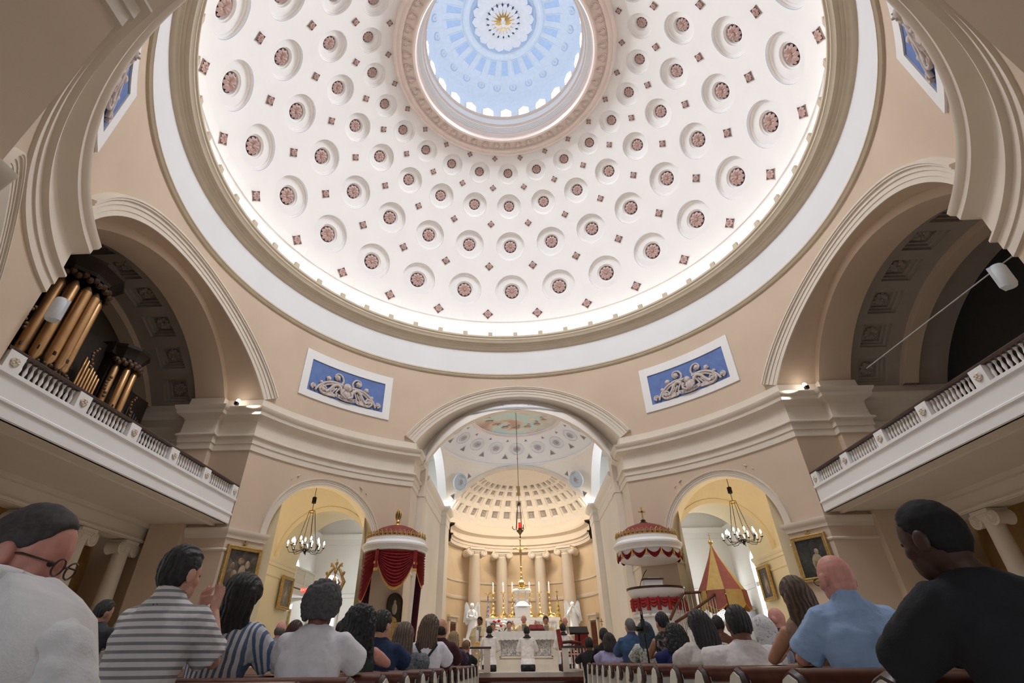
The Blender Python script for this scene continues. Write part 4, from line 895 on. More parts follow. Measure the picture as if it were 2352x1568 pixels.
for a0, a1, z1, pull in ((-270, -318, 1.0, .5), (-60, -92, 1.0, .2)):
    rows = []
    for q in range(25):
        t = q/24; a = a0+(a1-a0)*t; row = []
        for j in range(9):
            u = j/8; zz = gz+(z1-gz)*u; aa = a+(a1-a)*pull*math.sin(u*PI*.5); row.append(pol(1.06+.04*math.sin(q*1.9)-.12*u, aa, zz))
        rows.append(row)
    cu.grid(rows)
cu.build('curtain', M_CURT, bt, 60)
th = thing('throne', 'gilded throne chair beneath the red canopy', 'chair', (-4.75, 8.6, .74), R_(30))
MB().box((0, 0, .42), (.7, .6, .12)).build('seat', M_VELVET, th, 0); MB().box((0, .3, .95), (.66, .08, 1.0)).ball((0, .3, 1.5), (.3, .05, .16), 10, 6).build('backrest', M_GILT, th, 30)
for x in (-.3, .3):
    MB().box((x, 0, .66), (.07, .6, .06)).build('armrest', M_GILT, th, 0)
    for y in (-.26, .26): MB().box((x, y, .2), (.07, .07, .4)).build('leg', M_GILT, th, 0)
ov = thing('icon_painting', 'small dark arched painting of a seated figure on the pier inside the red canopy', 'painting', pol(10.42, -27.6, 2.25), R_(27.6))
pl_ = [(-.28, 0), (.28, 0), (.28, .62)]+[(.28*math.cos(t), .62+.28*math.sin(t)) for t in [PI*i/10 for i in range(1, 10)]]+[(-.28, .62)]
n_ = len(pl_); MB().add([(x, -.03, z) for x, z in pl_]+[(x, .02, z) for x, z in pl_], [tuple(range(n_))]+[(i, (i+1) % n_, n_+(i+1) % n_, n_+i) for i in range(n_)]).build('canvas', mat('icon_dark', (.05, .035, .02), .5), ov, 0)
MB().tube([(x, -.03, z) for x, z in pl_]+[(-.28, -.03, 0)], .035, 6).build('frame', M_WOODD, ov, 40); MB().ball((0, -.05, .62), (.05, .02, .07), 8, 6).ball((0, -.05, .40), (.10, .025, .20), 8, 6).ball((.05, -.06, .42), (.05, .02, .08), 8, 6).build('figure', mat('icon_pale', (.40, .34, .26), .6), ov, 50)

pu = thing('pulpit', 'white round pulpit with red swags right of the altar', 'pulpit', (4.70, 8.15, 0))
MB().lathe([(.5, .74), (.52, 1.2), (.60, 1.5), (.80, 1.75), (.84, 1.85), (.84, 2.75), (.90, 2.84), (.96, 2.92), (.98, 3.02), (.02, 3.03)], 48).lathe([(.87, 2.18), (.89, 2.2), (.89, 2.25), (.87, 2.27)], 40).build('drum', M_WHITE, pu, 30)
MB().lathe([(.96, 3.02), (1.0, 3.03), (1.0, 3.09), (.88, 3.10), (.86, 3.03)], 48).build('top_rail', M_WOODD, pu, 30)
vb = MB()
for k in range(9):
    a0 = 80+22*k; rows = []
    for q in range(11):
        t = q/10; a = a0+22*t; sh = 4*t*(1-t); rows.append([pol(.90+.03*(j % 2)*sh+.03*sh, a, 2.74-j/6*(.10+.20*sh)) for j in range(7)])
    vb.grid(rows); vb.tube([pol(.92, a0, 2.76), pol(.94, a0, 2.6), pol(.93, a0+.5, 2.36)], [.03, .05, .07], 6)
vb.build('valance', mat('red_valance', (.26, .015, .012), .7, var=.2, scale=8), pu, 60)
pc = thing('pulpit_canopy', 'maroon domed sounding board with gold cross hanging above the pulpit', 'canopy', (4.70, 8.25, 0))
canopy(pc, 1.25, 4.30, M_MAROON, True); MB().lathe([(.02, 3.98), (1.02, 3.98), (1.08, 4.02), (1.10, 4.30)], 48).lathe([(.92, 3.975), (.95, 3.96), (.98, 3.975)], 40).build('underside', M_WHITE, pc, 30)
vb = MB()
for k in range(11):
    a0 = 40+26*k; rows = []
    for q in range(13):
        t = q/12; a = a0+26*t; sh = 4*t*(1-t); rows.append([pol(1.13+.04*(j % 2)*sh, a, 4.30-.02-(.16*sh)-j/6*(.06+.11*sh)) for j in range(7)])
    vb.grid(rows)
vb.build('valance', M_VELVET, pc, 60)
tb = MB()
for k in range(12): a0 = 40+26*k; tb.tube([pol(1.14, a0, 4.28), pol(1.15, a0, 4.14), pol(1.15, a0, 4.06)], [.015, .03, .035], 6)
tb.build('tassel', M_FRINGE, pc, 50)
bk = thing('book_stand', 'white reading desk with dark top and thin microphone on the pulpit', 'stand', (4.55, 7.75, 3.10)); MB().box((0, 0, .10), (.62, .34, .2)).build('block', M_WHITE, bk, 0); MB().box((0, -.02, .225), (.7, .42, .03)).build('top', M_WOODD, bk, 0)
MB().tube([(-.45, .05, 0), (-.40, 0, .15), (-.25, -.1, .42), (-.16, -.12, .52)], .012, 6).build('microphone', M_IRON, bk, 30); MB().box((.02, -.02, .26), (.4, .28, .04), .1).build('book', M_CHAPW, bk, 0)
st = bpy.data.objects.new('stair', None); COL.objects.link(st); st.parent = pu; st.location = (-4.70, -8.15, 0); st['label'] = 'stair with dark handrails and thin white balusters'
rails = [[(5.62, 7.9, 2.90), (6.60, 7.75, 2.94), (6.78, 7.6, 2.96)], [(6.78, 7.6, 2.96), (6.6, 7.45, 2.86), (5.2, 6.55, 2.16), (4.72, 6.3, 1.95)], [(5.5, 7.6, 2.84), (5.1, 7.2, 2.5), (4.65, 6.6, 2.05)]]
for i, rl in enumerate(rails):
    MB().tube(rl, .045, 8).build('handrail', M_WOODR, st, 40)
    for a, b_ in zip(rl[:-1], rl[1:]):
        L = (Vector(b_)-Vector(a)).length; n = max(1, int(L/.14))
        for q in range(n): p = Vector(a).lerp(Vector(b_), (q+.5)/n); MB().tube([(p.x, p.y, p.z-1.0), (p.x, p.y, p.z)], .013, 5, False).build('baluster', M_CHAPW, st, 30)
for i in range(8): t = i/7; MB().box((4.7+1.55*t, 6.85+.95*t, .84+.16*i), (.95, .34, .2+0.02*i), .62).build('tread', M_CHAPW, st, 0)
MB().box((6.1, 7.9, 1.95), (1.2, .8, .1)).build('landing', M_CHAPW, st, 0)

# --- basilica umbrella and bell stand
um = thing('basilica_umbrella', 'half-open red and yellow striped silk umbrella on a pole by the right chapel', 'umbrella', (6.95, 8.0, .74))
M_UR = mat('umbrella_red', (.34, .10, .075), .7, var=.1); M_UY = mat('umbrella_yellow', (.60, .39, .12), .7, var=.1)
for k in range(8):
    a0 = 45*k+12; g = MB(); rows = []
    for z, r in ((3.68, .03), (3.3, .19), (2.9, .40), (2.5, .62), (2.2, .80)): rows.append([pol(r*(1-.03*math.sin(PI*x)), a0+45*x, z) for x in (0, .25, .5, .75, 1)])
    g.grid(rows); gp = g.build('gore', M_UR if k % 2 else M_UY, um, 60)
    vr = [[pol(.805+.03*u, a0+1+43*x, 2.2-u*(.44+.16*math.sin(PI*x))) for x in (0, .2, .4, .5, .6, .8, 1)] for u in (0, .5, 1)]
    fp = MB().grid(vr).build('valance_flap', M_UY if k % 2 else M_UR, um, 60); MB().tube([p for p in vr[-1]], .018, 5).build('trim', M_FRINGE, fp, 50)
MB().tube([(0, 0, 0), (0, 0, 3.7)], .03, 8).build('pole', M_WOODD, um, 40); MB().ball((0, 0, 3.80), .085, 12, 8).lathe([(.05, 3.66), (.05, 3.72), (.02, 3.74)], 8).box((0, 0, 4.0), (.02, .02, .26)).box((0, 0, 4.03), (.13, .02, .02)).build('finial', M_GOLD, um, 40)
MB().lathe([(.3, 0), (.28, .06), (.05, .1)], 16).build('base', M_WOODD, um, 40)
tn = thing('bell_stand', 'ornate gilded processional bell frame on a pole by the left chapel', 'bell stand', (-6.85, 8.0, .74))
MB().tube([(0, 0, 0), (0, 0, 2.35)], .03, 8).build('pole', M_GILT, tn, 40)
g = MB()
for s in (-1, 1):
    g.tube([(s*.05, 0, 2.30), (s*.26, 0, 2.45), (s*.36, 0, 2.70), (s*.26, 0, 2.88), (s*.30, 0, 2.98)], [.055, .07, .07, .05, .06], 8); g.tube([(s*.28, 0, 2.86), (s*.18, 0, 3.05), (s*.08, 0, 3.15), (s*.16, 0, 3.28), (s*.22, 0, 3.2)], [.045, .055, .055, .045, .03], 8)
    g.tube([(s*.04, 0, 2.4), (s*.12, 0, 2.55), (s*.2, 0, 2.68), (s*.12, 0, 2.78)], [.045, .05, .05, .03], 6); g.ball((s*.32, 0, 3.0), .05, 8, 6); g.ball((s*.2, 0, 3.3), .035, 8, 6)
g.lathe([(.02, 2.5), (.09, 2.58), (.10, 2.7), (.06, 2.82), (.02, 2.86)], 12); g.ball((0, 0, 3.05), (.07, .05, .10), 8, 6); g.ball((0, 0, 3.32), (.06, .04, .09), 8, 6); g.tube([(0, 0, 2.8), (0, 0, 3.45)], [.03, .02], 6); g.build('scrollwork', M_GILT, tn, 50)
MB().lathe([(.25, 0), (.22, .06), (.04, .1)], 16).build('base', M_WOODD, tn, 40)

# --- pictures in gilded frames
def picture(name, label, M, w, h, cols, seed, fig):
    t = thing(name, label, 'painting'); t.matrix_world = M
    MB().box((0, -.02, 0), (w, .03, h)).build('canvas', blotch('canvas_%d' % seed, cols, 2.2+seed*.3, .5, 1.5), t, 0)
    f = MB(); pr = [(0, .0), (0, -.07), (.035, -.10), (.06, -.075), (.09, -.10), (.12, -.09), (.13, .0)]
    for (x0, z0), (x1, z1) in zip([(-w/2, -h/2), (w/2, -h/2), (w/2, h/2), (-w/2, h/2)], [(w/2, -h/2), (w/2, h/2), (-w/2, h/2), (-w/2, -h/2)]):
        dx, dz = x1-x0, z1-z0; L = math.hypot(dx, dz); dx, dz = dx/L, dz/L; nx, nz = dz, -dx
        f.grid([[(x0+nx*q-dx*q, y, z0+nz*q-dz*q) for q, y in pr], [(x1+nx*q+dx*q, y, z1+nz*q+dz*q) for q, y in pr]])
    f.build('frame', M_GILT, t, 20)
    g = MB(); rnd = random.Random(seed)
    for x, z, a, c in fig: g.ball((x*w, -.038, z*h), (a*w, .008, c*h), 10, 6)
    g.build('painted_figures', blotch('figures_%d' % seed, [(.10, .06, .04), (.30, .21, .13), (.42, .34, .25)], 5, .5), t, 50); return t
def onwall(az, z, r=RW-.06): P = Vector(pol(r, az, z)); return Matrix.Translation(P) @ Matrix.Rotation(-R_(az), 4, 'Z')
figs = [(-.2, -.2, .10, .14), (.05, -.1, .12, .2), (.22, -.24, .10, .12), (-.05, .2, .10, .10), (.2, .12, .08, .12), (-.3, .05, .06, .1)]
CAN = [(.018, .014, .011), (.05, .036, .026), (.10, .075, .055), (.20, .16, .12)]
picture('wall_painting', 'large dark painting of a crowded scene in a gilt frame on the left pier', onwall(-60.0, 3.53), 1.02, 1.02, CAN, 1, figs)
picture('wall_painting', 'large dark painting in a gilt frame on the right pier beside the bald man', onwall(60.0, 3.56), .92, 1.05, [(.012, .012, .012), (.03, .032, .03), (.07, .065, .055)], 2, [(.1, -.15, .2, .25), (.15, .15, .08, .08)])
picture('chapel_painting', 'narrow painting in a gilt frame on the left chapel wall', Matrix.Translation((-10.2, 11.8, 3.5)) @ Matrix.Rotation(PI/2, 4, 'Z'), .95, 1.0, [(.10, .08, .05), (.16, .13, .08), (.22, .18, .11)], 3, [(0, -.05, .15, .3)])
picture('chapel_painting', 'narrow dark portrait in a gilt frame on the right chapel wall', Matrix.Translation((10.2, 11.75, 3.6)) @ Matrix.Rotation(-PI/2, 4, 'Z'), .85, 1.05, [(.03, .025, .02), (.06, .05, .035), (.10, .08, .06)], 4, [(0, -.1, .2, .3), (.0, .25, .09, .1)])
for s in (-1, 1):
    c_ = MB().box((0, -.02, 0), (.04, .03, .30)).box((0, -.02, .04), (.17, .03, .04)).ball((0, -.02, -.16), .035, 6, 5).build('wall_cross', M_GILT); c_.matrix_world = onwall(s*60, 4.22, RW-.02); tag(c_, 'small gilt cross above the large painting on the %s pier' % ('right' if s > 0 else 'left'), 'cross')
    c2 = MB().box((0, -.02, 0), (.04, .03, .34)).box((0, -.02, .04), (.18, .03, .04)).ball((0, -.05, -.08), .05, 6, 5).build('wall_cross', M_GILT); c2.matrix_world = Matrix.Translation((s*3.92, 17.25, 2.55)); tag(c2, 'small brass cross on the white %s chancel pilaster' % ('right' if s > 0 else 'left'), 'cross')
# --- left aisle: box gallery, exit sign, door, dark picture; right aisle: marble monument
bx = thing('box_gallery', 'white box gallery with balustrade on curved brackets in the left aisle', 'balcony', (-11.5, 14.0, 3.55))
MB().box((.55, 0, .16), (1.2, 2.6, .22)).box((.58, 0, .36), (1.26, 2.7, .08)).build('slab', M_CHAPW, bx, 0); MB().box((.6, 0, 1.1), (1.3, 2.75, .07)).build('handrail', M_CHAPW, bx, 0)
for p in ((1.15, -1.28), (1.15, 0), (1.15, 1.28), (.1, -1.28)): MB().box((p[0], p[1], .72), (.16, .16, .7)).build('pedestal', M_CHAPW, bx, 0)
b2 = MB().lathe([(r*1.9, z*2.0) for r, z in bal_prof], 8).mesh('baluster', M_CHAPW, 50)
for i in range(12): inst('baluster', b2, bx, Matrix.Translation((1.15, -1.14+.095*i if i < 12 else 0, .40)))
for i in range(12): inst('baluster', b2, bx, Matrix.Translation((1.15, .12+.095*i, .40)))
for i in range(8): inst('baluster', b2, bx, Matrix.Translation((.25+.105*i, -1.28, .40)))
for y in (-.9, .9): MB().tube([(0, y, -.75), (.1, y, -.55), (.15, y, -.2), (.5, y, .0), (1.0, y, .05)], [.1, .14, .16, .14, .08], 8).build('bracket', M_CHAPW, bx, 40)
ex = thing('exit_sign', 'small glowing red exit sign under the box gallery in the left aisle', 'sign', (-10.02, 13.45, 3.78), R_(15)); MB().box((0, .015, 0), (.34, .05, .22)).build('box', M_CHAPW, ex, 0); MB().box((0, -.012, 0), (.30, .01, .19)).build('panel', mat('exit_red', (.7, .04, .03), .5, var=0, emit=(1, .07, .05), estr=1.2), ex, 0)
tm = text_mesh('EXIT', .15, .002); tm.materials.append(mat('exit_letters', (.9, .5, .45), .5, var=0, emit=(1, .45, .4), estr=1.5)); inst('lettering', tm, ex, Matrix.Translation((0, -.02, 0)) @ Matrix.Rotation(PI/2, 4, 'X'))
d = MB().box((0, 0, 1.15), (.06, .95, 2.3)).box((.04, 0, 1.6), (.03, .6, .9)).box((.04, 0, .6), (.03, .6, .8)).build('door_4', M_WOODD, None, 0, (-11.52, 13.6, .74)); struct(d, 'dark door below the box gallery'); MB().box((.02, -.56, 1.2), (.12, .16, 2.4)).box((.02, .56, 1.2), (.12, .16, 2.4)).box((.02, 0, 2.45), (.12, 1.3, .16)).build('door_frame', M_CHAPW, d, 0)
picture('aisle_picture', 'pale picture in a dark frame beside the door in the left aisle', Matrix.Translation((-11.5, 15.2, 2.3)) @ Matrix.Rotation(PI/2, 4, 'Z'), 1.1, 1.6, [(.20, .16, .10), (.28, .22, .14), (.34, .28, .2)], 5, [(0, 0, .2, .3)])
mo = thing('marble_monument', 'grey marble wall monument with a reclining figure near the right aisle window', 'monument', (11.3, 17.3, .74), R_(-90)); MB().box((0, 0, 1.2), (.9, .3, 2.4)).box((0, -.05, 2.3), (1.05, .4, .12)).box((0, -.05, .2), (1.1, .4, .4)).build('slab', mat('grey_marble', (.35, .35, .36), .5, var=.12), mo, 0)
MB().ball((0, -.1, 2.6), (.4, .16, .2), 10, 6).ball((-.3, -.12, 2.8), (.12, .12, .15), 8, 6).tube([(-.2, -.15, 2.65), (.15, -.2, 2.6), (.4, -.15, 2.45)], [.1, .1, .06], 8).build('figure', mat('grey_marble', (.35, .35, .36)), mo, 50)

# --- small spotlights on the cornices beside the transepts
for s in (-1, 1):
    t = thing('spotlight', 'small bright spotlight on the cornice beside the %s transept arch' % ('right' if s > 0 else 'left'), 'light', (s*10.2, 4.22, 8.80)); MB().box((0, 0, .06), (.12, .12, .12)).build('bracket', M_IRON, t, 0); MB().ball((-s*.03, .02, .17), .07, 10, 8).build('lens', M_BULB, t, 40)
    spot('cornice_spot', (s*9.95, 4.1, 9.05), (s*.3, 7.6, 1.3), 1900, NEUT, 24, .8)
# ------------------------------------------------------------ sanctuary furniture
SF = .74
M_CARVEM = blotch('grey_veined_marble', [(.20, .18, .18), (.42, .39, .38), (.66, .62, .58), (.75, .70, .65)], 14, .4, 2.0, .3)
M_LINEN = mat('altar_linen', (.80, .77, .72), .85, var=.03, scale=10, bump=.1)
M_STONE = mat('cream_marble', (.72, .64, .53), .4, var=.06, scale=3)
al = thing('front_altar', 'cream marble table altar with carved grey panel and lace cloth', 'altar', (.04, 7.75, SF))
MB().box((0, 0, .09), (2.5, 1.25, .18)).box((0, 0, .24), (2.3, 1.1, .12)).build('plinth', M_STONE, al, 0)
MB().box((0, 0, .62), (2.05, .9, .66)).box((-.98, 0, .62), (.24, .98, .66)).box((.98, 0, .62), (.24, .98, .66)).box((0, 0, .98), (2.6, 1.0, .12)).build('body', M_STONE, al, 0)
pn = MB(); rows = []
for i in range(57):
    row = []
    for j in range(19):
        x, z = -.80+1.6*i/56, .40+.46*j/18; row.append((x, -.452-.018-.014*math.sin(x*31+z*9)*math.sin(z*37+x*5)-.010*math.sin(x*67-z*23), z))
    rows.append(row)
pn.grid(rows).build('carved_panel', M_CARVEM, al, 60)
MB().box((0, -.47, .36), (1.72, .05, .05)).box((0, -.47, .89), (1.72, .05, .05)).box((-.84, -.47, .63), (.05, .05, .55)).box((.84, -.47, .63), (.05, .05, .55)).build('panel_border', M_STONE, al, 0)
cl = thing('altar_cloth', 'white linen cloth with scalloped lace edge over the front altar', 'cloth', (.04, 7.75, SF+1.045))
MB().box((0, 0, .012), (2.70, 1.10, .02)).build('top', M_LINEN, cl, 0)
lb_ = MB()
for y in (-.56,):
    rows = [[(-1.36+2.72*i/80, y-.006*math.sin(i*.9), .02), (-1.36+2.72*i/80, y-.012*math.sin(i*.9), -.10), (-1.36+2.72*i/80, y-.012*math.sin(i*.9), -.205-.025*abs(math.sin(i*PI/4)))] for i in range(81)]; lb_.grid(rows)
for x in (-1.36, 1.36): rows = [[(x, -.56+1.12*i/20, .02), (x, -.56+1.12*i/20, -.5)] for i in range(21)]; lb_.grid(rows)
lb_.build('lace_drop', M_LINEN, cl, 60)
ms = thing('missal_stand', 'red draped missal stand with open book on the front altar', 'stand', (.42, 7.75, SF+1.08), .15)
MB().box((0, 0, .10), (.5, .3, .03), 0, Matrix.Rotation(.5, 4, 'X')).build('desk', M_WOODR, ms, 0); MB().box((0, 0, .03), (.3, .2, .06)).build('foot', M_WOODR, ms, 0); MB().box((-.12, .01, .135), (.23, .26, .025), 0, Matrix.Rotation(.5, 4, 'X')).box((.12, .01, .135), (.23, .26, .025), 0, Matrix.Rotation(.5, 4, 'X')).build('book', mat('page_red', (.20, .03, .025), .7), ms, 0)
# high altar
ha = thing('high_altar', 'white marble high altar with ledge and grey panels behind the priests', 'altar', (-.02, 11.65, SF))
MB().box((0, 0, .55), (2.75, .9, 1.1)).box((0, -.1, .12), (3.3, 1.4, .24)).build('body', M_MARBLE, ha, 0)
MB().box((0, .12, 1.38), (2.9, .6, .62)).build('gradine', M_MARBLE, ha, 0); MB().box((0, .08, 1.66), (3.02, .75, .08)).box((0, .08, 1.60), (2.92, .68, .06)).box((0, -.1, 1.12), (2.9, 1.0, .08)).build('ledge', M_MARBLE, ha, 0)
for x in (-.95, .95): MB().box((x, -.19, 1.36), (.8, .04, .34)).build('veined_panel', M_CARVEM, ha, 0)
tbn = thing('tabernacle', 'white marble tabernacle with twin scrolls and columns at the centre of the high altar', 'tabernacle', (-.02, 11.62, SF+1.70))
MB().box((0, 0, .20), (.62, .5, .40)).lathe([(.33, .38), (.35, .42), (.30, .46), (.24, .56), (.12, .62)], 24).box((0, -.27, .2), (.30, .04, .32)).build('body', M_MARBLE, tbn, 30)
for s in (-1, 1):
    MB().lathe([(.06, .46), (.045, .5), (.045, .86), (.06, .9)], 12, (s*.18, 0, 0)).build('column', M_MARBLE, tbn, 40); MB().ball((s*.20, 0, .56), (.09, .09, .12), 10, 8).ball((s*.24, -.02, .98), (.15, .12, .10), 10, 8).tube([(s*.2, 0, .95), (s*.34, 0, 1.0), (s*.38, 0, .88), (s*.30, 0, .84)], [.07, .07, .05, .02], 8).build('scroll', M_MARBLE, tbn, 50); MB().ball((s*.32, 0, .40), (.07, .07, .12), 8, 6).build('urn', M_MARBLE, tbn, 50)
MB().lathe([(.05, .9), (.18, .95), (.20, 1.0), (.14, 1.04)], 16).build('cap', M_MARBLE, tbn, 40)
cx = thing('altar_crucifix', 'tall gold crucifix with figure standing above the tabernacle', 'crucifix', (-.02, 11.62, SF+2.74))
MB().lathe([(.0, 0), (.13, .0), (.17, .04), (.11, .09), (.15, .14), (.16, .26), (.10, .32), (.06, .36), (.05, .42), (.07, .46), (.04, .52), (.035, .6), (.06, .63), (.03, .68), (.04, .80), (.06, .84), (.02, .88)], 20).build('base', M_GOLD, cx, 40)
MB().tube([(0, 0, .85), (0, 0, 1.92)], .022, 8).tube([(-.27, 0, 1.58), (.27, 0, 1.58)], .02, 8).ball((0, 0, 1.95), .045, 8, 6).ball((-.28, 0, 1.58), .045, 8, 6).ball((.28, 0, 1.58), .045, 8, 6).build('cross', M_GOLD, cx, 40)
MB().tube([(0, -.04, 1.10), (.01, -.05, 1.30), (0, -.05, 1.40), (0, -.05, 1.54)], [.025, .04, .055, .05], 8).tube([(-.25, -.03, 1.64), (-.12, -.04, 1.56), (0, -.05, 1.50), (.12, -.04, 1.56), (.25, -.03, 1.64)], [.015, .022, .03, .022, .015], 8).ball((-.01, -.06, 1.60), (.035, .04, .048), 8, 6).build('corpus', M_GOLD, cx, 50)
cst = [(.0, 0), (.16, .0), (.17, .03), (.12, .07), (.07, .10), (.10, .15), (.06, .20), (.035, .25), (.05, .30), (.075, .34), (.03, .38), (.025, .46), (.055, .49), (.025, .53), (.022, .66), (.05, .70), (.025, .74), (.02, .84), (.03, .86), (.10, .90), (.11, .92), (.03, .93), (.0, .93)]
c1 = MB().lathe(cst, 16).mesh('stick', M_GOLD, 40); cf = MB()
for k in range(3): a = 120*k; cf.tube([pol(.08, a, .12), pol(.17, a, .10), pol(.20, a, .03), pol(.16, a, .0)], .025, 6); cf.ball(pol(.19, a, .05), .035, 6, 5)
c2 = cf.mesh('feet', M_GOLD, 40); c3 = MB().lathe([(.0, .92), (.033, .92), (.033, 1.18), (.0, 1.18)], 12).mesh('candle', mat('wax', (.85, .80, .70), .5, var=0, emit=(1, .9, .75), estr=.25), 40); c4 = MB().lathe([(.0, 1.185), (.012, 1.195), (.018, 1.22), (.010, 1.26), (.0, 1.30)], 8).mesh('flame', mat('flame_lit', (1, .8, .4), .5, var=0, emit=(1, .80, .45), estr=14), 40)
CX = [-1.23, -.80, -.42, .30, .71, 1.12]; WH = ['leftmost', 'second from left', 'just left of the crucifix', 'just right of the crucifix', 'second from right', 'rightmost']
for x, w in zip(CX, WH):
    t = thing('candlestick', 'tall gold candlestick with lit candle on the high altar, %s' % w, 'candlestick', (x, 11.62, SF+1.725), random.random(), 'candlesticks on the high altar'); q = inst('stick', c1, t); inst('feet', c2, t); ca_ = inst('candle', c3, t); inst('flame', c4, ca_)
# angels
def angel(x, label, praying):
    t = thing('angel_statue', label, 'statue', (x, 11.0, SF))
    MB().box((0, 0, .06), (.62, .62, .12)).box((0, 0, .5), (.5, .5, .8)).box((0, 0, .95), (.6, .6, .10)).box((0, -.26, .5), (.3, .03, .5)).build('pedestal', M_MARBLE, t, 0)
    b = MB(); rows = []
    for z, rx, ry, ox in ((1.0, .22, .17, .0), (1.12, .20, .16, .0), (1.35, .165, .14, .02), (1.55, .15, .13, .03), (1.68, .13, .11, .02), (1.80, .16, .12, .0), (1.90, .17, .11, 0), (1.96, .09, .08, 0), (2.0, .05, .05, 0)):
        rows.append([(ox+(rx+.018*math.sin(9*q*PI/16+z*6))*math.cos(2*PI*q/32), (ry+.015*math.sin(7*q*PI/16+z*9))*math.sin(2*PI*q/32), z) for q in range(32)])
    b.grid(rows, True); b.ball((0, -.02, 2.10), (.075, .085, .10), 12, 8); b.ball((0, .02, 2.13), (.085, .08, .09), 12, 8)
    for s in (-1, 1):
        if praying: b.tube([(s*.16, 0, 1.88), (s*.22, -.10, 1.74), (s*.10, -.16, 1.92), (s*.03, -.15, 2.06)], [.055, .05, .04, .03], 8)
        else: b.tube([(s*.16, 0, 1.88), (s*.20, -.06, 1.68), (-s*.02, -.16, 1.70+.03*s), (-s*.10, -.15, 1.76)], [.055, .05, .04, .03], 8)
    b.build('figure', M_MARBLE, t, 60)
    for s in (-1, 1):
        w = MB(); rows = []
        for u, z0, z1 in ((0, 1.70, 1.96), (.25, 1.58, 2.12), (.5, 1.48, 2.24), (.75, 1.46, 2.27), (1, 1.60, 2.16)): rows.append([(s*(.07+.24*u), .10+.05*u, z0+(z1-z0)*v/6) for v in range(7)])
        w.grid(rows); w.grid([[(x, y+.035, z) for x, y, z in r] for r in rows])
        for k in range(5): w.tube([(s*(.10+.04*k), .09, 1.95+.06*k), (s*(.16+.045*k), .10, 1.55)], .018, 5)
        w.build('wing', M_MARBLE, t, 60)
angel(-2.05, 'white marble angel statue with folded arms at the left end of the high altar', False)
angel(1.98, 'white marble angel statue with hands raised to its face at the right end', True)
for x, nm, c in ((-1.50, 'left', [(.03, .05, .16), (.35, .32, .30), (.25, .03, .04)]), (1.50, 'right', [(.03, .03, .03), (.5, .33, .05), (.05, .04, .03)])):
    t = thing('flag', 'furled flag on a pole behind the %s end of the high altar' % nm, 'flag', (x, 12.6, SF)); MB().tube([(0, 0, 0), (0, 0, 2.6)], .018, 8).build('pole', M_WOODD, t, 40)
    MB().tube([(0, 0, .9), (.02, 0, 1.6), (.01, 0, 2.1), (0, 0, 2.42)], [.14, .13, .07, .02], 10).build('cloth', blotch('flag_'+nm, c, 6, .8), t, 60)
    (MB().tube([(-.12, 0, 2.74), (-.04, 0, 2.68), (0, 0, 2.60), (.04, 0, 2.68), (.12, 0, 2.74)], .02, 6) if nm == 'left' else MB().box((0, 0, 2.70), (.03, .03, .22)).box((0, 0, 2.73), (.15, .03, .03))).build('finial', M_GILT, t, 40)
fw_ = thing('altar_flowers', 'bouquet of red and white flowers with leaves before the high altar', 'flowers', (-.88, 10.35, SF+.62)); rnd = random.Random(3)
MB().lathe([(.0, 0), (.12, 0), (.14, .1), (.10, .25), (.16, .36)], 14).build('vase', M_MARBLE, fw_, 40); MB().box((0, 0, -.31), (.3, .3, .6)).build('stand', M_MARBLE, fw_, 0)
for k in range(30):
    a = rnd.random()*2*PI; e = rnd.random()*1.3; r = .22+.16*rnd.random(); p = (r*math.cos(a)*math.cos(e)*1.2, -abs(r*math.sin(a)*math.cos(e)), .52+r*1.3*math.sin(e)); m_ = mat('flower_red', (.45, .02, .03), .6) if k % 3 == 0 else mat('flower_white', (.8, .78, .72), .6)
    MB().ball(p, (.06, .05, .05), 8, 6).build('blossom', m_, fw_, 50)
lf = MB()
for k in range(26):
    a = rnd.random()*2*PI; e = rnd.random()*1.2-.2; r = .42; p = (r*math.cos(a)*math.cos(e)*1.1, -abs(.3*math.sin(a)*math.cos(e)), .45+r*math.sin(e)); lf.tube([(0, 0, .35), (p[0]*.6, p[1]*.6, .4+(p[2]-.4)*.7), p], [.008, .025, .004], 5)
tag(lf.build('foliage', mat('leaf_green', (.05, .10, .03), .7), fw_, 40), kind='stuff')
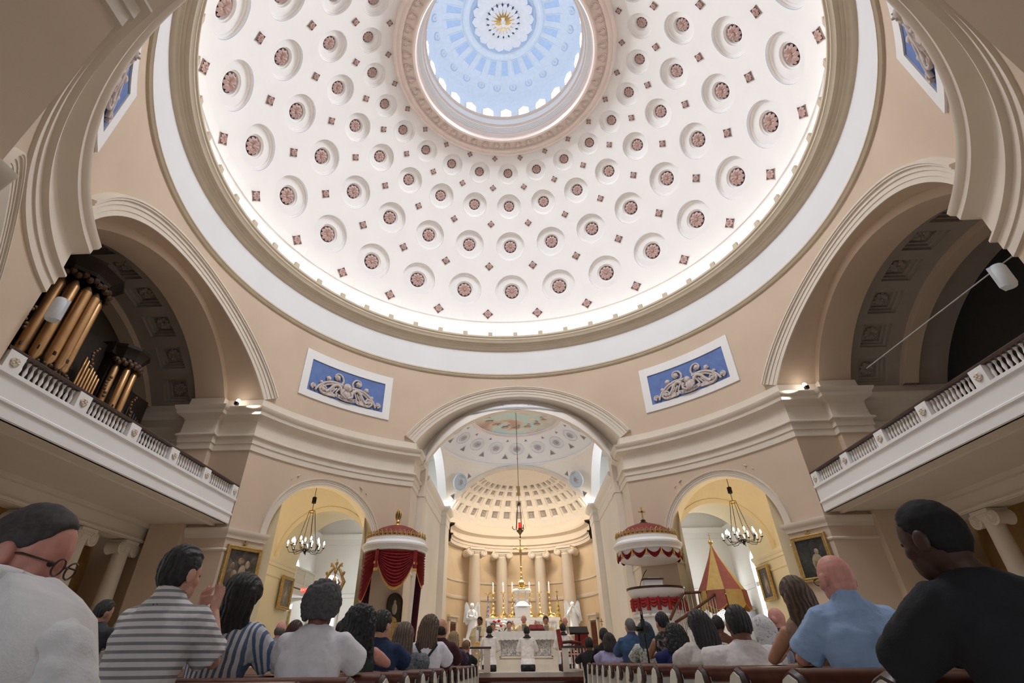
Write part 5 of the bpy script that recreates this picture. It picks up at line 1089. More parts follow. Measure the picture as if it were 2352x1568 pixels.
# music lectern, armchair, rails, torch candle
lc = thing('music_stand', 'black music lectern standing right of the front altar', 'lectern', (1.62, 5.6, SF)); MB().tube([(0, 0, .05), (0, 0, .95)], .035, 8).lathe([(.22, 0), (.2, .03), (.04, .06)], 16).build('post', M_IRON, lc, 40); MB().box((0, 0, 0), (.56, .38, .02), 0, Matrix.Translation((0, 0, 1.0)) @ Matrix.Rotation(.55, 4, 'X')).box((0, -.19, .025), (.56, .03, .05), 0, Matrix.Translation((0, 0, 1.0)) @ Matrix.Rotation(.55, 4, 'X')).build('desk', M_IRON, lc, 0)
def armchair(x, y, rz, label):
    t = thing('armchair', label, 'chair', (x, y, SF), rz)
    MB().box((0, 0, .40), (.56, .52, .12)).build('seat', mat('chair_red', (.26, .02, .015), .75), t, 0); MB().add([(-.25, .24, .5), (.25, .24, .5), (.19, .30, 1.0), (-.19, .30, 1.0), (-.25, .31, .5), (.25, .31, .5), (.19, .37, 1.0), (-.19, .37, 1.0)], [(0, 1, 2, 3), (7, 6, 5, 4), (0, 3, 7, 4), (1, 5, 6, 2), (3, 2, 6, 7), (0, 4, 5, 1)]).build('backrest', mat('chair_red', (.26, .02, .015)), t, 0)
    for s in (-1, 1):
        MB().tube([(s*.28, .26, .68), (s*.29, 0, .70), (s*.28, -.24, .66), (s*.28, -.26, .44)], .035, 8).build('armrest', M_WOODR, t, 40)
        for y_ in (-.22, .22): MB().tube([(s*.25, y_, .36), (s*.26, y_*1.1, .18), (s*.25, y_*1.15, 0)], [.035, .025, .03], 8).build('leg', M_WOODR, t, 40)
armchair(1.30, 4.95, PI/2*1.05, 'dark wooden armchair with red seat turned sideways right of the kneeling servers')
armchair(1.75, 6.5, PI, 'red upholstered chair behind the right altar rail')
rp = MB().lathe([(.0, 0), (.022, 0), (.022, .05), (.014, .08), (.022, .2), (.014, .34), (.022, .38), (.022, .44), (.0, .44)], 8).mesh('baluster', M_CHAPW, 50)
for s in (-1, 1):
    x0 = -.97 if s < 0 else 1.00; L = 2.6; t = thing('altar_rail', 'white altar rail with dark top on the %s of the sanctuary step' % ('right' if s > 0 else 'left'), 'rail', (x0, 4.28, SF))
    MB().box((s*L/2, 0, .565), (L+.06, .16, .05)).build('handrail', M_WOODD, t, 0); [MB().box((s*x_, 0, .27), (.17, .14, .54)).build('post', M_TRIM, t, 0) for x_ in (.08, L-.08)]; MB().box((s*L/2, 0, .05), (L, .10, .05)).box((s*L/2, 0, .40), (L, .05, .03)).build('bar', M_TRIM, t, 0)
    for k in range(26): inst('baluster', rp, t, Matrix.Translation((s*(.24+.086*k), 0, .08)) @ Matrix.Scale(1.02, 4))
tc = thing('processional_torch', 'brass candle stand with glass behind the left altar rail', 'candle stand', (-1.42, 5.6, SF)); MB().lathe([(.16, 0), (.12, .04), (.03, .08), (.02, .4), (.05, .44), (.02, .5), (.02, .60), (.09, .66), (.10, .72), (.04, .76)], 14).build('stem', M_GOLD, tc, 40); MB().lathe([(.035, .74), (.05, .85), (.045, 1.0), (.03, 1.04)], 12).build('glass', M_CHAPW, tc, 40)
chal = thing('chalice', 'small gold chalice on the altar cloth', 'chalice', (-.35, 7.5, SF+1.07)); MB().lathe([(.06, 0), (.05, .015), (.012, .03), (.012, .09), (.05, .13), (.055, .2), (.0, .15)], 14).build('cup', M_GOLD, chal, 40)
# ------------------------------------------------------------ pews
def end_prof():
    # side outline (y back->front, z): tall scrolled back edge, low front
    return [(.02, .0), (.62, .0), (.62, .30), (.60, .42), (.50, .50), (.36, .54), (.25, .62), (.20, .74), (.17, .86), (.10, .93), (.02, .955), (-.06, .93), (-.09, .87), (-.06, .82), (.0, .80)]
EP = end_prof(); n_ = len(EP)
ee = MB().add([(-.035, y, z) for y, z in EP]+[(.035, y, z) for y, z in EP], [tuple(range(n_)), tuple(range(2*n_-1, n_-1, -1))]+[(i, (i+1) % n_, n_+(i+1) % n_, n_+i) for i in range(n_)]).mesh('end_panel', M_PEWW, 30)
ce = MB().tube([(0, y, z) for y, z in EP[4:]], .03, 6, sq=None).mesh('end_cap', M_WOODD, 50)
rl_ = {}
def pew(x0, x1, y, label, plate=False):
    L = abs(x1-x0); xm = (x0+x1)/2; t = thing('pew', label, 'pew', (xm, y, -.03 if x0 > 0 else -.055), 0, 'pews of the congregation')
    key = round(L, 2)
    if key not in rl_:
        ra = MB().tube([(-L/2, -.02, .93), (L/2, -.02, .93)], .055, 10).mesh('top_rail', M_WOODR, 50); bk_ = MB().box((0, .045, .62), (L, .03, .60)).mesh('back', M_PEWW, 0); se = MB().box((0, .24, .43), (L, .36, .04)).mesh('seat', M_WOODR, 0); rl_[key] = (ra, bk_, se)
    ra, bk_, se = rl_[key]; inst('top_rail', ra, t); inst('back', bk_, t); inst('seat', se, t)
    k = max(2, int(L/.42)); w = L/k
    if ('b', round(w, 3)) not in rl_: rl_[('b', round(w, 3))] = MB().box((0, .018, .58), (w-.015, .03, .66)).mesh('board', M_PEWW, 0)
    for i in range(k): inst('board', rl_[('b', round(w, 3))], t, Matrix.Translation((-L/2+w*(i+.5), 0, 0)))
    for s in (-1, 1): e_ = inst('end_panel', ee, t, Matrix.Translation((s*L/2, 0, 0))); inst('end_cap', ce, e_)
    if plate: MB().box((-L/2+.55, -.006, .82), (.07, .01, .05)).build('number_plate', M_IRON, t, 0)
ORD = ['first', 'second', 'third', 'fourth', 'fifth', 'sixth', 'seventh', 'eighth', 'ninth', 'tenth', 'eleventh', 'twelfth', 'thirteenth', 'fourteenth', 'fifteenth']
for k in range(15):
    y = -12.14+2.53+.85*k; pew(1.38, 4.3 if y < -8.5 else 6.6, y, 'white pew with dark rail right of the aisle, %s from the front of the picture' % ORD[k], k == 1)
for k in range(14):
    y = -12.14+2.82+.85*k; pew(-4.3 if y < -8.5 else -6.6, -1.14, y, 'white pew with dark rail left of the aisle, %s from the front of the picture' % ORD[k])
# ------------------------------------------------------------ people
TEXC = bpy.data.textures.new('cloth_folds', 'CLOUDS'); TEXC.noise_scale = .11; TEXC.noise_depth = 3
TEXH = bpy.data.textures.new('hair_locks', 'CLOUDS'); TEXH.noise_scale = .035; TEXH.noise_depth = 1
SK = {'fair': (.52, .27, .20), 'pink': (.55, .25, .20), 'tan': (.42, .21, .13), 'brown': (.17, .075, .045), 'dark': (.055, .026, .018), 'olive': (.40, .22, .15)}
def skin(k): return mat('skin_'+k, SK[k], .55, var=.08, scale=25)
def hairm(name, c): return stripes('hair_'+name, tuple(x*.5 for x in c), tuple(x*1.15 for x in c), 'X', 9, .5, .65, (0, 0, .1), 5.0, .9)
def mods(o, vox, disp=0.0, tex=None, smooth=4):
    m = o.modifiers.new('weld', 'REMESH'); m.mode = 'VOXEL'; m.voxel_size = vox; m.use_smooth_shade = True
    if smooth: q = o.modifiers.new('soften', 'SMOOTH'); q.iterations = smooth; q.factor = .5
    if disp: d = o.modifiers.new('folds', 'DISPLACE'); d.texture = tex; d.strength = disp; d.texture_coords = 'LOCAL'; d.mid_level = .5
def loft(b, rings, n=28):
    """rings: (z, cx, cy, rx, ry) closed with caps"""
    rows = [[(cx+rx*math.cos(2*PI*j/n), cy+ry*math.sin(2*PI*j/n), z) for j in range(n)] for z, cx, cy, rx, ry in rings]
    b.grid(rows, True); b.add(rows[0], [tuple(range(n-1, -1, -1))]); b.add(rows[-1], [tuple(range(n))])
def hand(b, w, d, side, curl=.5, spread=1.0):
    """palm at wrist w pointing along d; side = direction of the thumb"""
    w = Vector(w); d = Vector(d).normalized(); s = Vector(side); s = (s-d*s.dot(d)).normalized(); n = d.cross(s)
    b.tube([w-d*.02, w+d*.03, w+d*.085], [.026, .036, .036], 10, sq=(tuple(n), .5))
    for k, (o, L) in enumerate(((.030, .070), (.011, .080), (-.010, .074), (-.030, .058))):
        r = w+d*.085+s*o; t = (d+s*o*3*spread).normalized(); b.tube([r-t*.012, r+t*L*.45+n*.008*curl, r+t*L*.8+n*.03*curl, r+t*L*.98+n*.05*curl], [.0095, .009, .008, .006], 7)
    r = w+d*.03+s*.03; b.tube([r-s*.015, r+s*.022+d*.028, r+s*.03+d*.062+n*.01*curl], [.013, .011, .008], 7)
def person(label, X, Y, T, yaw=0.0, k=1.0, sw=.20, sk='fair', hair=('short', (.03, .02, .015)), top=None, sleeve='short', pose='lean', bow=12.0, turn=0.0, tilt=0.0, lean=8.0, vox=.013, floor=0.0, stand=False, bulk=1.0, glasses=False, offx=0.0, hw=1.0, name='person', collar=False, group='people in the pews', extra=None):
    t = thing(name, label, 'person', (X, Y, floor), R_(yaw), group); T = T-floor
    Sk = skin(sk); HT = .235*k
    # head frame: pivot at the base of the skull
    hs_ = 1.13*k; piv = Vector((0, -.02*k, T-.205*hs_)); Hm = Matrix.Translation(piv) @ Matrix.Rotation(R_(turn), 4, 'Z') @ Matrix.Rotation(R_(-bow), 4, 'X') @ Matrix.Rotation(R_(tilt), 4, 'Y') @ Matrix.Diagonal((hs_*hw, hs_, hs_, 1))
    def H(x, y, z): return tuple(Hm @ Vector((x, y, z)))
    def hball(b, c, r, nu=14, nv=10): q = MB().ball((0, 0, 0), r, nu, nv); q.v = [tuple(Hm @ (Vector(p)+Vector(c))) for p in q.v]; b.add(q.v, q.f)
    ln = math.tan(R_(lean)); sh_z = T-.315*k
    def by(z): return -ln*(T-.25*k-z)*.9-.03*k+0.0          # spine leans: lower body further back
    b = MB()
    hball(b, (0, -.004, .092), (.079, .100, .112)); hball(b, (0, -.012, .045), (.068, .080, .080)); hball(b, (0, .045, .016), (.055, .052, .062)); hball(b, (0, .088, .058), (.014, .020, .024), 8, 6)   # skull, jaw, nose
    hball(b, (0, .072, .018), (.024, .012, .007), 8, 6); hball(b, (0, .070, .108), (.052, .02, .014), 10, 6)                                  # lips, brow
    for s in (-1, 1): hball(b, (s*.086, -.006, .066), (.013, .026, .037), 8, 8); hball(b, (s*.040, .062, .05), (.024, .022, .026), 8, 6)         # ears, cheeks
    nk = by(T-.30*k)
    b.tube([H(0, -.02, .03), (offx*.1, nk*.6-.015, T-.22*k), (offx*.3, nk, T-.27*k), (offx*.5, nk, T-.33*k)], [.062*k, .062*k, .070*k, .10*k], 14)
    loft(b, [(T-.33*k, offx*.5, nk, .10*k, .06*k), (T-.38*k, offx*.7, by(T-.38*k), .15*k, .085*k), (T-.55*k, offx, by(T-.55*k), .145*k*bulk, .095*k*bulk), (T-.80*k, offx, by(T-.80*k), .135*k*bulk, .10*k*bulk), (T-.95*k, offx, by(T-.95*k), .15*k*bulk, .12*k*bulk)])
    arms = {}
    for s in (-1, 1):
        S0 = Vector((offx+s*sw*.88, by(sh_z)+.01, sh_z-.075*k)); 
        if pose == 'lean': E = Vector((offx+s*(sw+.07*k), .17*k+by(T-.55*k)*.4, max(T-.58*k, .99-floor if not floor else 0))); Wp = Vector((offx*.5+s*.07*k, .36*k, E.z+.04*k)); hd = Vector((-s*.5, .6, .35))
        elif pose == 'pray': E = Vector((offx+s*(sw+.03*k), .14*k, T-.56*k)); Wp = Vector((.06*k+s*.045*k, .23*k, T-.31*k)); hd = Vector((0, .12, 1))
        elif pose == 'orans': E = Vector((s*(sw+.10*k), .10*k, T-.56*k)); Wp = Vector((s*(sw+.18*k), .22*k, T-.36*k)); hd = Vector((s*.15, .1, 1))
        else: E = Vector((offx+s*(sw+.06*k), .02*k, T-.60*k)); Wp = Vector((offx+s*.06*k, .24*k, T-.62*k)); hd = Vector((-s*.6, .6, .2))
        arms[s] = (S0, E, Wp); b.tube([tuple(S0+Vector((-s*.05*k, 0, .0))), tuple(S0), tuple(S0.lerp(E, .5)), tuple(E), tuple(E.lerp(Wp, .4)), tuple(Wp)], [.055*k, .056*k*bulk, .050*k*bulk, .040*k, .042*k, .027*k], 12)
        hand(b, Wp, hd, (-s, .1, .5) if pose != 'orans' else (-s, 0, .1))
    body = b.build('body', Sk, t, 0); mods(body, vox*.75 if vox < .011 else vox, smooth=3)
    # eyes
    if vox < .02:
        for s in (-1, 1): e = MB(); hball(e, (s*.032, .080, .084), (.012, .008, .008), 8, 6); e.build('eye', mat('eye_dark', (.03, .02, .015), .3), t, 40)
    # legs
    lg = MB(); hz = T-.86*k
    for s in (-1, 1):
        if stand: lg.tube([(offx+s*.08*k, by(hz), hz), (s*.09*k, by(hz)*.5, hz*.5), (s*.09*k, 0, .06)], [.09*k, .065*k, .05*k], 10); lg.ball((s*.09*k, .06, .05), (.045, .12, .05), 10, 6)
        else: kz = max(.10, hz-.42*k); lg.tube([(offx+s*.08*k, by(hz), hz), (offx+s*.09*k, by(hz)+.06, (hz+kz)/2), (offx+s*.09*k, by(hz)+.12, kz)], [.095*k, .085*k, .062*k], 10); lg.tube([(offx+s*.09*k, by(hz)+.10, kz-.01), (offx+s*.09*k, by(hz)-.10, kz-.01), (offx+s*.09*k, by(hz)-.26, kz)], [.055*k, .05*k, .035*k], 10); lg.ball((offx+s*.09*k, by(hz)-.32, kz-.02), (.04, .07, .035), 8, 6)
    lo = lg.build('trousers', mat('trousers_dark', (.03, .03, .04), .85), t, 0); mods(lo, .02)
    # garment
    if top:
        kind, gm = top; g = MB(); z0 = hz-.06*k
        if kind in ('shirt', 'suit'):
            e = .018*k if kind == 'shirt' else .035*k; w = sw
            loft(g, [(T-.232*k if collar else T-.252*k, offx*.3, nk*.7-.01, .066*k+e*.3, .066*k+e*.3), (T-.268*k, offx*.4, nk*.9, .088*k+e*.6, .072*k+e), (T-.292*k, offx*.6, nk, w*.62, .082*k+e), (T-.325*k, offx*.8, by(sh_z), w*.84, .094*k+e), (T-.37*k, offx, by(T-.37*k), w*.98, .106*k+e), (T-.46*k, offx, by(T-.46*k), w*.96*bulk, .115*k*bulk+e), (T-.62*k, offx, by(T-.62*k), w*.84*bulk, .115*k*bulk+e), (T-.78*k, offx, by(T-.78*k), w*.80*bulk, .12*k*bulk+e), (z0, offx, by(z0), w*.86*bulk, .14*k*bulk+e)])
            fr = {'short': (.0, .42, .85), 'long': (0, 1.0, 1.0), 'none': None, 'cap': (0, .2, .4)}[sleeve]
            if fr:
                for s in (-1, 1):
                    S0, E, Wp = arms[s]; r = .064*k*bulk+e*.8; q0 = S0+Vector((-s*.08*k, 0, .012*k))
                    if sleeve == 'long': g.tube([tuple(q0), tuple(S0+Vector((0, 0, .012*k))), tuple(S0.lerp(E, .5)), tuple(E), tuple(E.lerp(Wp, .5)), tuple(E.lerp(Wp, .92))], [r*.95, r*1.0, r*.98, r*.88, r*.78, r*.62], 12)
                    else: g.tube([tuple(q0), tuple(S0+Vector((0, 0, .012*k))), tuple(S0.lerp(E, .35)), tuple(S0.lerp(E, fr[2]))], [r*.95, r*1.0, r*1.06, r*1.12], 12)
            if collar: g.tube([(offx*.4+.066*k*math.sin(2*PI*i/12), nk*.8+.066*k*math.cos(2*PI*i/12), T-.238*k-.02*k*math.cos(2*PI*i/12)) for i in range(13)], .017*k, 6)
            if kind == 'suit':
                for s in (-1, 1): g.ball((offx+s*sw*.82, by(sh_z), sh_z-.045*k), (.085*k, .085*k, .045*k), 10, 8)
        elif kind == 'robe':     # surplice or habit down to the floor
            w = sw; fz = .16 if T < 1.3 else .02
            loft(g, [(T-.255*k, offx*.5, nk*.8, .075*k, .075*k), (T-.30*k, offx*.7, by(sh_z), w*.66, .10*k), (T-.37*k, offx, by(sh_z-.05*k), w*.98, .12*k), (T-.6*k, offx, by(T-.6*k), w*1.0, .15*k), (T-.9*k, offx, by(T-.9*k)-.02, w*1.08, .19*k), (fz, offx, by(T-.9*k)-.08, w*1.2, .26*k)])
            for s in (-1, 1):
                S0, E, Wp = arms[s]; g.tube([tuple(S0+Vector((-s*.06, 0, .02))), tuple(S0+Vector((0, 0, .01))), tuple(S0.lerp(E, .6)), tuple(E+Vector((0, 0, -.04*k))), tuple(E.lerp(Wp, .6)+Vector((0, 0, -.06*k)))], [.075*k, .08*k, .095*k, .12*k, .13*k], 12)
        elif kind == 'chasuble':
            w = sw
            loft(g, [(T-.25*k, 0, nk*.8, .08*k, .08*k), (T-.30*k, 0, by(sh_z), w*.72, .10*k), (T-.38*k, 0, .02, w*1.12, .14*k), (T-.6*k, 0, .04, w*1.45, .20*k), (T-.95*k, 0, .04, w*1.3, .22*k), (.35, 0, .02, w*1.05, .22*k)])
            for s in (-1, 1): S0, E, Wp = arms[s]; g.tube([tuple(S0), tuple(S0.lerp(E, .6)), tuple(E+Vector((0, 0, -.03))), tuple(E.lerp(Wp, .55))], [.09*k, .10*k, .11*k, .09*k], 12)
        go = g.build({'shirt': 'shirt', 'suit': 'suit_jacket', 'robe': 'robe', 'chasuble': 'chasuble'}[kind], gm, t, 0); mods(go, max(vox, .012), (.034 if vox < .012 else .026) if kind != 'suit' else .022, TEXC, 3)
        if kind == 'chasuble':
            oz = MB(); rows = []
            for i in range(17):
                a = PI*(-.75+1.5*i/16); rows.append([(math.sin(a)*(w*.62), .075+math.cos(a)*.10*k, T-.33*k), (math.sin(a)*(w*.95), .10+math.cos(a)*.13*k, T-.46*k)])
            oz.grid([[(s*.09*k, .15*k+.03, T-.32*k), (s*.0+.045*s*k, .245*k, T-.62*k)] for s in (-1, 1)]); oz.grid([[(s*.20*k, .10*k, T-.35*k), (s*.05*k, .235*k, T-.62*k)] for s in (-1, -.5, .5, 1)]); oz.box((0, .245*k, T-.75*k), (.09*k, .02, .4*k)); oz.build('orphrey', mat('grey_brocade', (.20, .18, .15), .6, var=.25, scale=30), t, 30)
    # hair
    hk, hc = hair[0], hair[1]; hn = '%02d%02d%02d' % tuple(int(c*99) for c in hc); hb = MB()
    def hcap(rx, ry, rz, low, front, cz=.095, cy=-.008):
        q = MB(); rows = []; nu, nv = 28, 16
        for i in range(nv+1):
            ph = -PI/2+PI*i/nv; row = []
            for j in range(nu):
                a = 2*PI*j/nu; x, y, z = rx*math.cos(ph)*math.cos(a), ry*math.cos(ph)*math.sin(a), rz*math.sin(ph)
                f = 1.0
                if z < low+max(0, (y+.02))*front: f = .72
                row.append(tuple(Hm @ Vector((x*f, cy+y*f, cz+z*f))))
            rows.append(row)
        q.grid(rows, True); hb.add(q.v, q.f)
    if hk == 'short': hcap(.093, .113, .125, -.095, 1.7)
    elif hk == 'crop': hcap(.085, .107, .117, -.085, 1.5)
    elif hk == 'ring': hcap(.086, .106, .080, -.075, 1.0, .058, -.008)
    elif hk == 'afro': hcap(.122, .134, .148, -.12, 1.1)
    elif hk in ('long', 'curly', 'veil', 'wavy'):
        L_ = hair[2]; wd = hair[3] if len(hair) > 3 else 1.0; hcap(.095*wd, .116, .127, -.09, 1.6)
        rings = []
        for i in range(9):
            u = i/8; z = .12-(L_+.12)*u; sp = [.086, .098, .104, .108, .112, .116, .118, .110, .07][i]*wd; rings.append((z, 0, -.055-.03*u+.02*math.sin(u*PI), sp, .055+.02*math.sin(PI*u)))
        q = MB(); loft(q, rings, 24)
        # upper rings follow the head, lower ones hang straight down
        vs = []
        base = Hm @ Vector((0, -.06, -.02)); back = Matrix.Rotation(R_(turn*.5), 3, 'Z')
        for p in q.v:
            v = Vector(p); hp = Hm @ v; wv = base+back @ Vector((v.x*k+offx*.5*max(0, -v.z)/L_, (v.y+.06)*k-ln*max(0, -v.z)*.4, (v.z+.02)*k)); u = min(1, max(0, (.06-v.z)/.18)); vs.append(tuple(hp.lerp(wv, u)))
        hb.add(vs, q.f)
    elif hk == 'tail':
        hcap(.092, .112, .123, -.09, 1.6); hb.tube([H(0, -.10, .06), H(.02, -.145, .0), H(.03, -.13, -.14), H(.02, -.10, -.30)], [.03, .05, .055, .015], 10)
    if hk != 'bald':
        hm = hairm(hn, hc) if hk not in ('veil', 'ring', 'crop', 'afro') else mat('hair_'+hn+hk, hc, .8, var=.25, scale=60)
        if hk == 'veil': hm = hair[4] if len(hair) > 4 else hm
        ho = hb.build({'veil': 'lace_veil'}.get(hk, 'hair'), hm, t, 0); mods(ho, max(vox*.8, .009), .035 if hk in ('afro', 'curly') else (.018 if hk in ('wavy',) else .008), TEXH if hk != 'veil' else TEXC, 2)
    if glasses:
        gb = MB()
        for s in (-1, 1): gb.tube([H(s*.034+.026*math.cos(2*PI*i/12), .104, .082+.02*math.sin(2*PI*i/12)) for i in range(13)], .0028*k, 5); gb.tube([H(s*.06, .103, .088), H(s*.079, .03, .086), H(s*.080, -.01, .075)], .0028*k, 5)
        gb.tube([H(-.008, .106, .085), H(.008, .106, .085)], .003, 5); gb.build('glasses', mat('glasses_rim', (.06, .03, .02), .3), t, 40)
    if extra: extra(t, H, T, k, by, arms, sh_z, offx)
    return t
def cloth(name, c, **kw): return mat('cloth_'+name, c, .9, var=kw.get('var', .08), scale=kw.get('scale', 12), bump=.15, bscale=120)
# --- left of the aisle
def habit_cape(t, H, T, k, by, arms, sh_z, ox):
    b = MB(); rows = []
    for z, rx, ry, cy in ((T-.25, .095, .095, -.06), (T-.24, .14, .14, -.07), (T-.28, .23, .20, -.08), (T-.33, .33, .25, -.10), (T-.45, .40, .29, -.11), (T-.58, .43, .31, -.12)):
        rows.append([(ox*min(1, (T-z)/.35)+rx*math.cos(2*PI*j/36)*(1+.03*math.sin(j*1.3)), cy+ry*math.sin(2*PI*j/36), z-.05*(math.sin(2*PI*j/36) < -.3)) for j in range(36)])
    b.grid(rows, True); b.tube([(ox*.6+.11*math.cos(2*PI*j/20), -.065+.11*math.sin(2*PI*j/20), T-.25-.02*math.sin(2*PI*j/20)) for j in range(21)], .04, 8); c = b.build('hooded_cape', cloth('habit', (.60, .58, .58)), t, 60); s = c.modifiers.new('thick', 'SOLIDIFY'); s.thickness = .012; d = c.modifiers.new('folds', 'DISPLACE'); d.texture = TEXC; d.strength = .03; d.texture_coords = 'LOCAL'
person('friar in a white hooded habit with glasses, bowed, at the far left edge', -1.62, -10.52, 1.43, -28, 1.06, .37, 'pink', ('crop', (.055, .045, .045)), ('robe', cloth('habit', (.60, .58, .58))), 'long', 'rest', 16, -46, 0, 8, .009, glasses=True, bulk=1.15, offx=.16, extra=habit_cape)
def logo(t, H, T, k, by, arms, sh_z, ox):
    b = MB(); y = by(T-.345)-.112
    for s in (-1, 1): b.box((s*.012+.01, y, T-.352), (.007, .008, .026), 0)
    b.build('collar_logo', mat('logo_black', (.02, .02, .02), .8), t, 0)
person('man with short dark hair in a white and grey striped polo, hands folded', -2.26, -8.66, 1.640, -6, 1.120, .235, 'fair', ('short', (.012, .010, .010)), ('shirt', stripes('polo_stripe', (.20, .19, .20), (.56, .53, .52), 'Z', 8.0, .36, .9)), 'short', 'pray', 6, -14, 0, 10, .009, bulk=1.12, collar=True, extra=logo)
person('woman with long straight dark hair in a blue and white striped shirt', -2.27, -7.81, 1.585, -4, 1.105, .225, 'olive', ('long', (.014, .011, .010), .46, 1.36), ('shirt', stripes('blue_stripe', (.10, .14, .24), (.58, .57, .60), 'X', 7.6, .45, .9)), 'short', 'lean', 10, 4, 6, 8, .009, bulk=1.1)
person('woman with short curly grey hair in a white tee shirt', -1.61, -7.81, 1.503, 0, 1.047, .225, 'brown', ('afro', (.075, .07, .072)), ('shirt', cloth('white_tee', (.66, .63, .66))), 'short', 'lean', 8, -10, 0, 8, .009, bulk=1.15)
person('woman with big curly black hair in a dark green sleeveless top', -1.77, -6.11, 1.502, 0, 1.112, .205, 'pink', ('curly', (.010, .009, .009), .26, 1.45), ('shirt', cloth('dark_green', (.035, .045, .04))), 'none', 'lean', 10, 0, 0, 8, .011, bulk=1.1)
person('dark-haired man in a navy shirt beside the curly-haired woman', -1.75, -5.26, 1.517, 0, 1.087, .225, 'fair', ('short', (.013, .011, .010)), ('shirt', cloth('navy', (.016, .028, .07))), 'short', 'lean', 12, -30, 0, 10, .012, bulk=1.1)
person('woman with long light brown hair in a grey patterned top', -1.64, -4.41, 1.432, 0, 1.106, .20, 'fair', ('long', (.11, .07, .045), .34, 1.15), ('shirt', blotch('grey_check', [(.03, .03, .04), (.16, .17, .19)], 60, .9)), 'short', 'lean', 12, 0, 0, 10, .012, bulk=1.1)
def straps(t, H, T, k, by, arms, sh_z, ox):
    b = MB(); y = lambda z: by(z)-.15*k
    b.tube([(-.14*k, y(T-.36*k)+.06, T-.32*k), (-.02, y(T-.5*k), T-.5*k), (.16*k, y(T-.72*k)-.01, T-.76*k)], .018, 6); b.tube([(.13*k, y(T-.36*k)+.06, T-.33*k), (0, y(T-.5*k)-.012, T-.5*k), (-.12*k, y(T-.6*k)-.01, T-.62*k)], .018, 6); b.build('bag_straps', mat('black_strap', (.015, .013, .012), .7), t, 40)
person('woman with wavy brown hair in a white tee with crossed black straps', -1.44, -3.56, 1.575, 0, 1.120, .20, 'fair', ('wavy', (.10, .055, .032), .26, 1.2), ('shirt', cloth('white_tee2', (.62, .60, .66))), 'short', 'lean', 12, -10, 0, 8, .012, bulk=1.1, extra=straps)
person('balding man in a dark maroon shirt left of the aisle', -1.39, -2.71, 1.584, 0, 1.073, .215, 'tan', ('ring', (.03, .022, .018)), ('shirt', cloth('maroon', (.045, .012, .018))), 'short', 'lean', 10, -20, 0, 8, .014, bulk=1.05)
person('blond woman in a dark purple floral top near the altar rail', -1.57, 0.69, 1.541, 0, 1.040, .20, 'fair', ('long', (.30, .20, .10), .14, 1.1), ('shirt', blotch('purple_floral', [(.02, .012, .03), (.05, .03, .07), (.10, .07, .10)], 40, .9)), 'short', 'lean', 14, 0, 0, 8, .016)
person('red-haired boy in dark clothes in the front pew on the left', -1.39, 1.54, 1.409, 0, 0.941, .16, 'pink', ('short', (.22, .10, .05)), ('shirt', cloth('black_boy', (.015, .014, .018))), 'long', 'lean', 24, -30, 0, 10, .016)
person('dark-haired person half hidden behind the friar', -5.85, -4.41, 1.75, 0, 1.03, .2, 'olive', ('short', (.014, .011, .010)), ('shirt', cloth('charcoal', (.04, .04, .045))), 'short', 'lean', 10, -30, 0, 6, .018)
person('person in a pale patterned top behind the man in the striped polo', -6.12, -3.56, 1.597, 0, 1.008, .21, 'fair', ('short', (.40, .36, .33)), ('shirt', blotch('pale_print', [(.16, .15, .16), (.5, .48, .46)], 30, .9)), 'short', 'lean', 20, 0, 0, 8, .018)
person('dark-haired person between the striped polo and the striped shirt', -4.75, -3.56, 1.710, 0, 1.029, .2, 'tan', ('short', (.012, .010, .009)), ('shirt', cloth('black2', (.02, .018, .018))), 'short', 'lean', 10, 0, 0, 6, .018)
person('bald man far left of the grey-haired woman', -4.37, -1.86, 1.632, 0, 1.016, .2, 'pink', ('ring', (.12, .10, .09)), ('shirt', cloth('palegrey', (.35, .34, .36))), 'short', 'lean', 10, 0, 0, 6, .018)
person('woman with red-brown hair left of the grey-haired woman', -3.78, -2.71, 1.579, 0, 1.013, .19, 'fair', ('long', (.05, .018, .014), .16, 1.15), ('shirt', cloth('paleblue2', (.40, .42, .50))), 'short', 'lean', 10, 0, 0, 6, .018)
person('dark-haired head just right of the grey-haired woman', -3.54, -1.01, 1.669, 0, 1.049, .2, 'tan', ('short', (.02, .014, .012)), ('shirt', cloth('brown2', (.06, .045, .035))), 'short', 'lean', 10, 0, 0, 6, .018)
# --- right of the aisle
person('tall man in a dark suit with close-cropped hair at the far right', 1.60, -9.86, 1.544, 6, 1.048, .265, 'dark', ('crop', (.008, .007, .007)), ('suit', cloth('black_suit', (.014, .014, .017))), 'long', 'lean', 8, 22, 0, 14, .009, bulk=1.2, offx=.13)
person('bald man with glasses in a light blue shirt', 2.13, -8.10, 1.611, 2, 1.067, .245, 'pink', ('bald', (.3, .2, .2)), ('shirt', cloth('light_blue', (.26, .36, .54))), 'short', 'lean', 6, 10, 0, 6, .009, glasses=True, bulk=1.2, hw=1.16, collar=True)
person('woman with long straight brown hair and bare arms by the bald man', 2.22, -7.25, 1.570, 0, 1.036, .19, 'tan', ('long', (.10, .06, .035), .30, 1.1), ('shirt', cloth('tan_top', (.24, .15, .10))), 'none', 'lean', 8, 0, 0, 6, .011)
person('elderly bald man in a navy shirt before the tall bright window', 3.48, -3.85, 1.594, 0, 1.003, .21, 'pink', ('bald', (.3, .2, .2)), ('shirt', cloth('navy2', (.03, .04, .09))), 'short', 'lean', 10, 40, 0, 8, .013, glasses=True)
person('man with short black hair in a white tee shirt right of the aisle', 2.00, -6.40, 1.426, 0, 1.102, .25, 'brown', ('short', (.010, .009, .009)), ('shirt', cloth('white_tee3', (.62, .57, .56))), 'short', 'lean', 10, 0, 0, 12, .010, bulk=1.2)
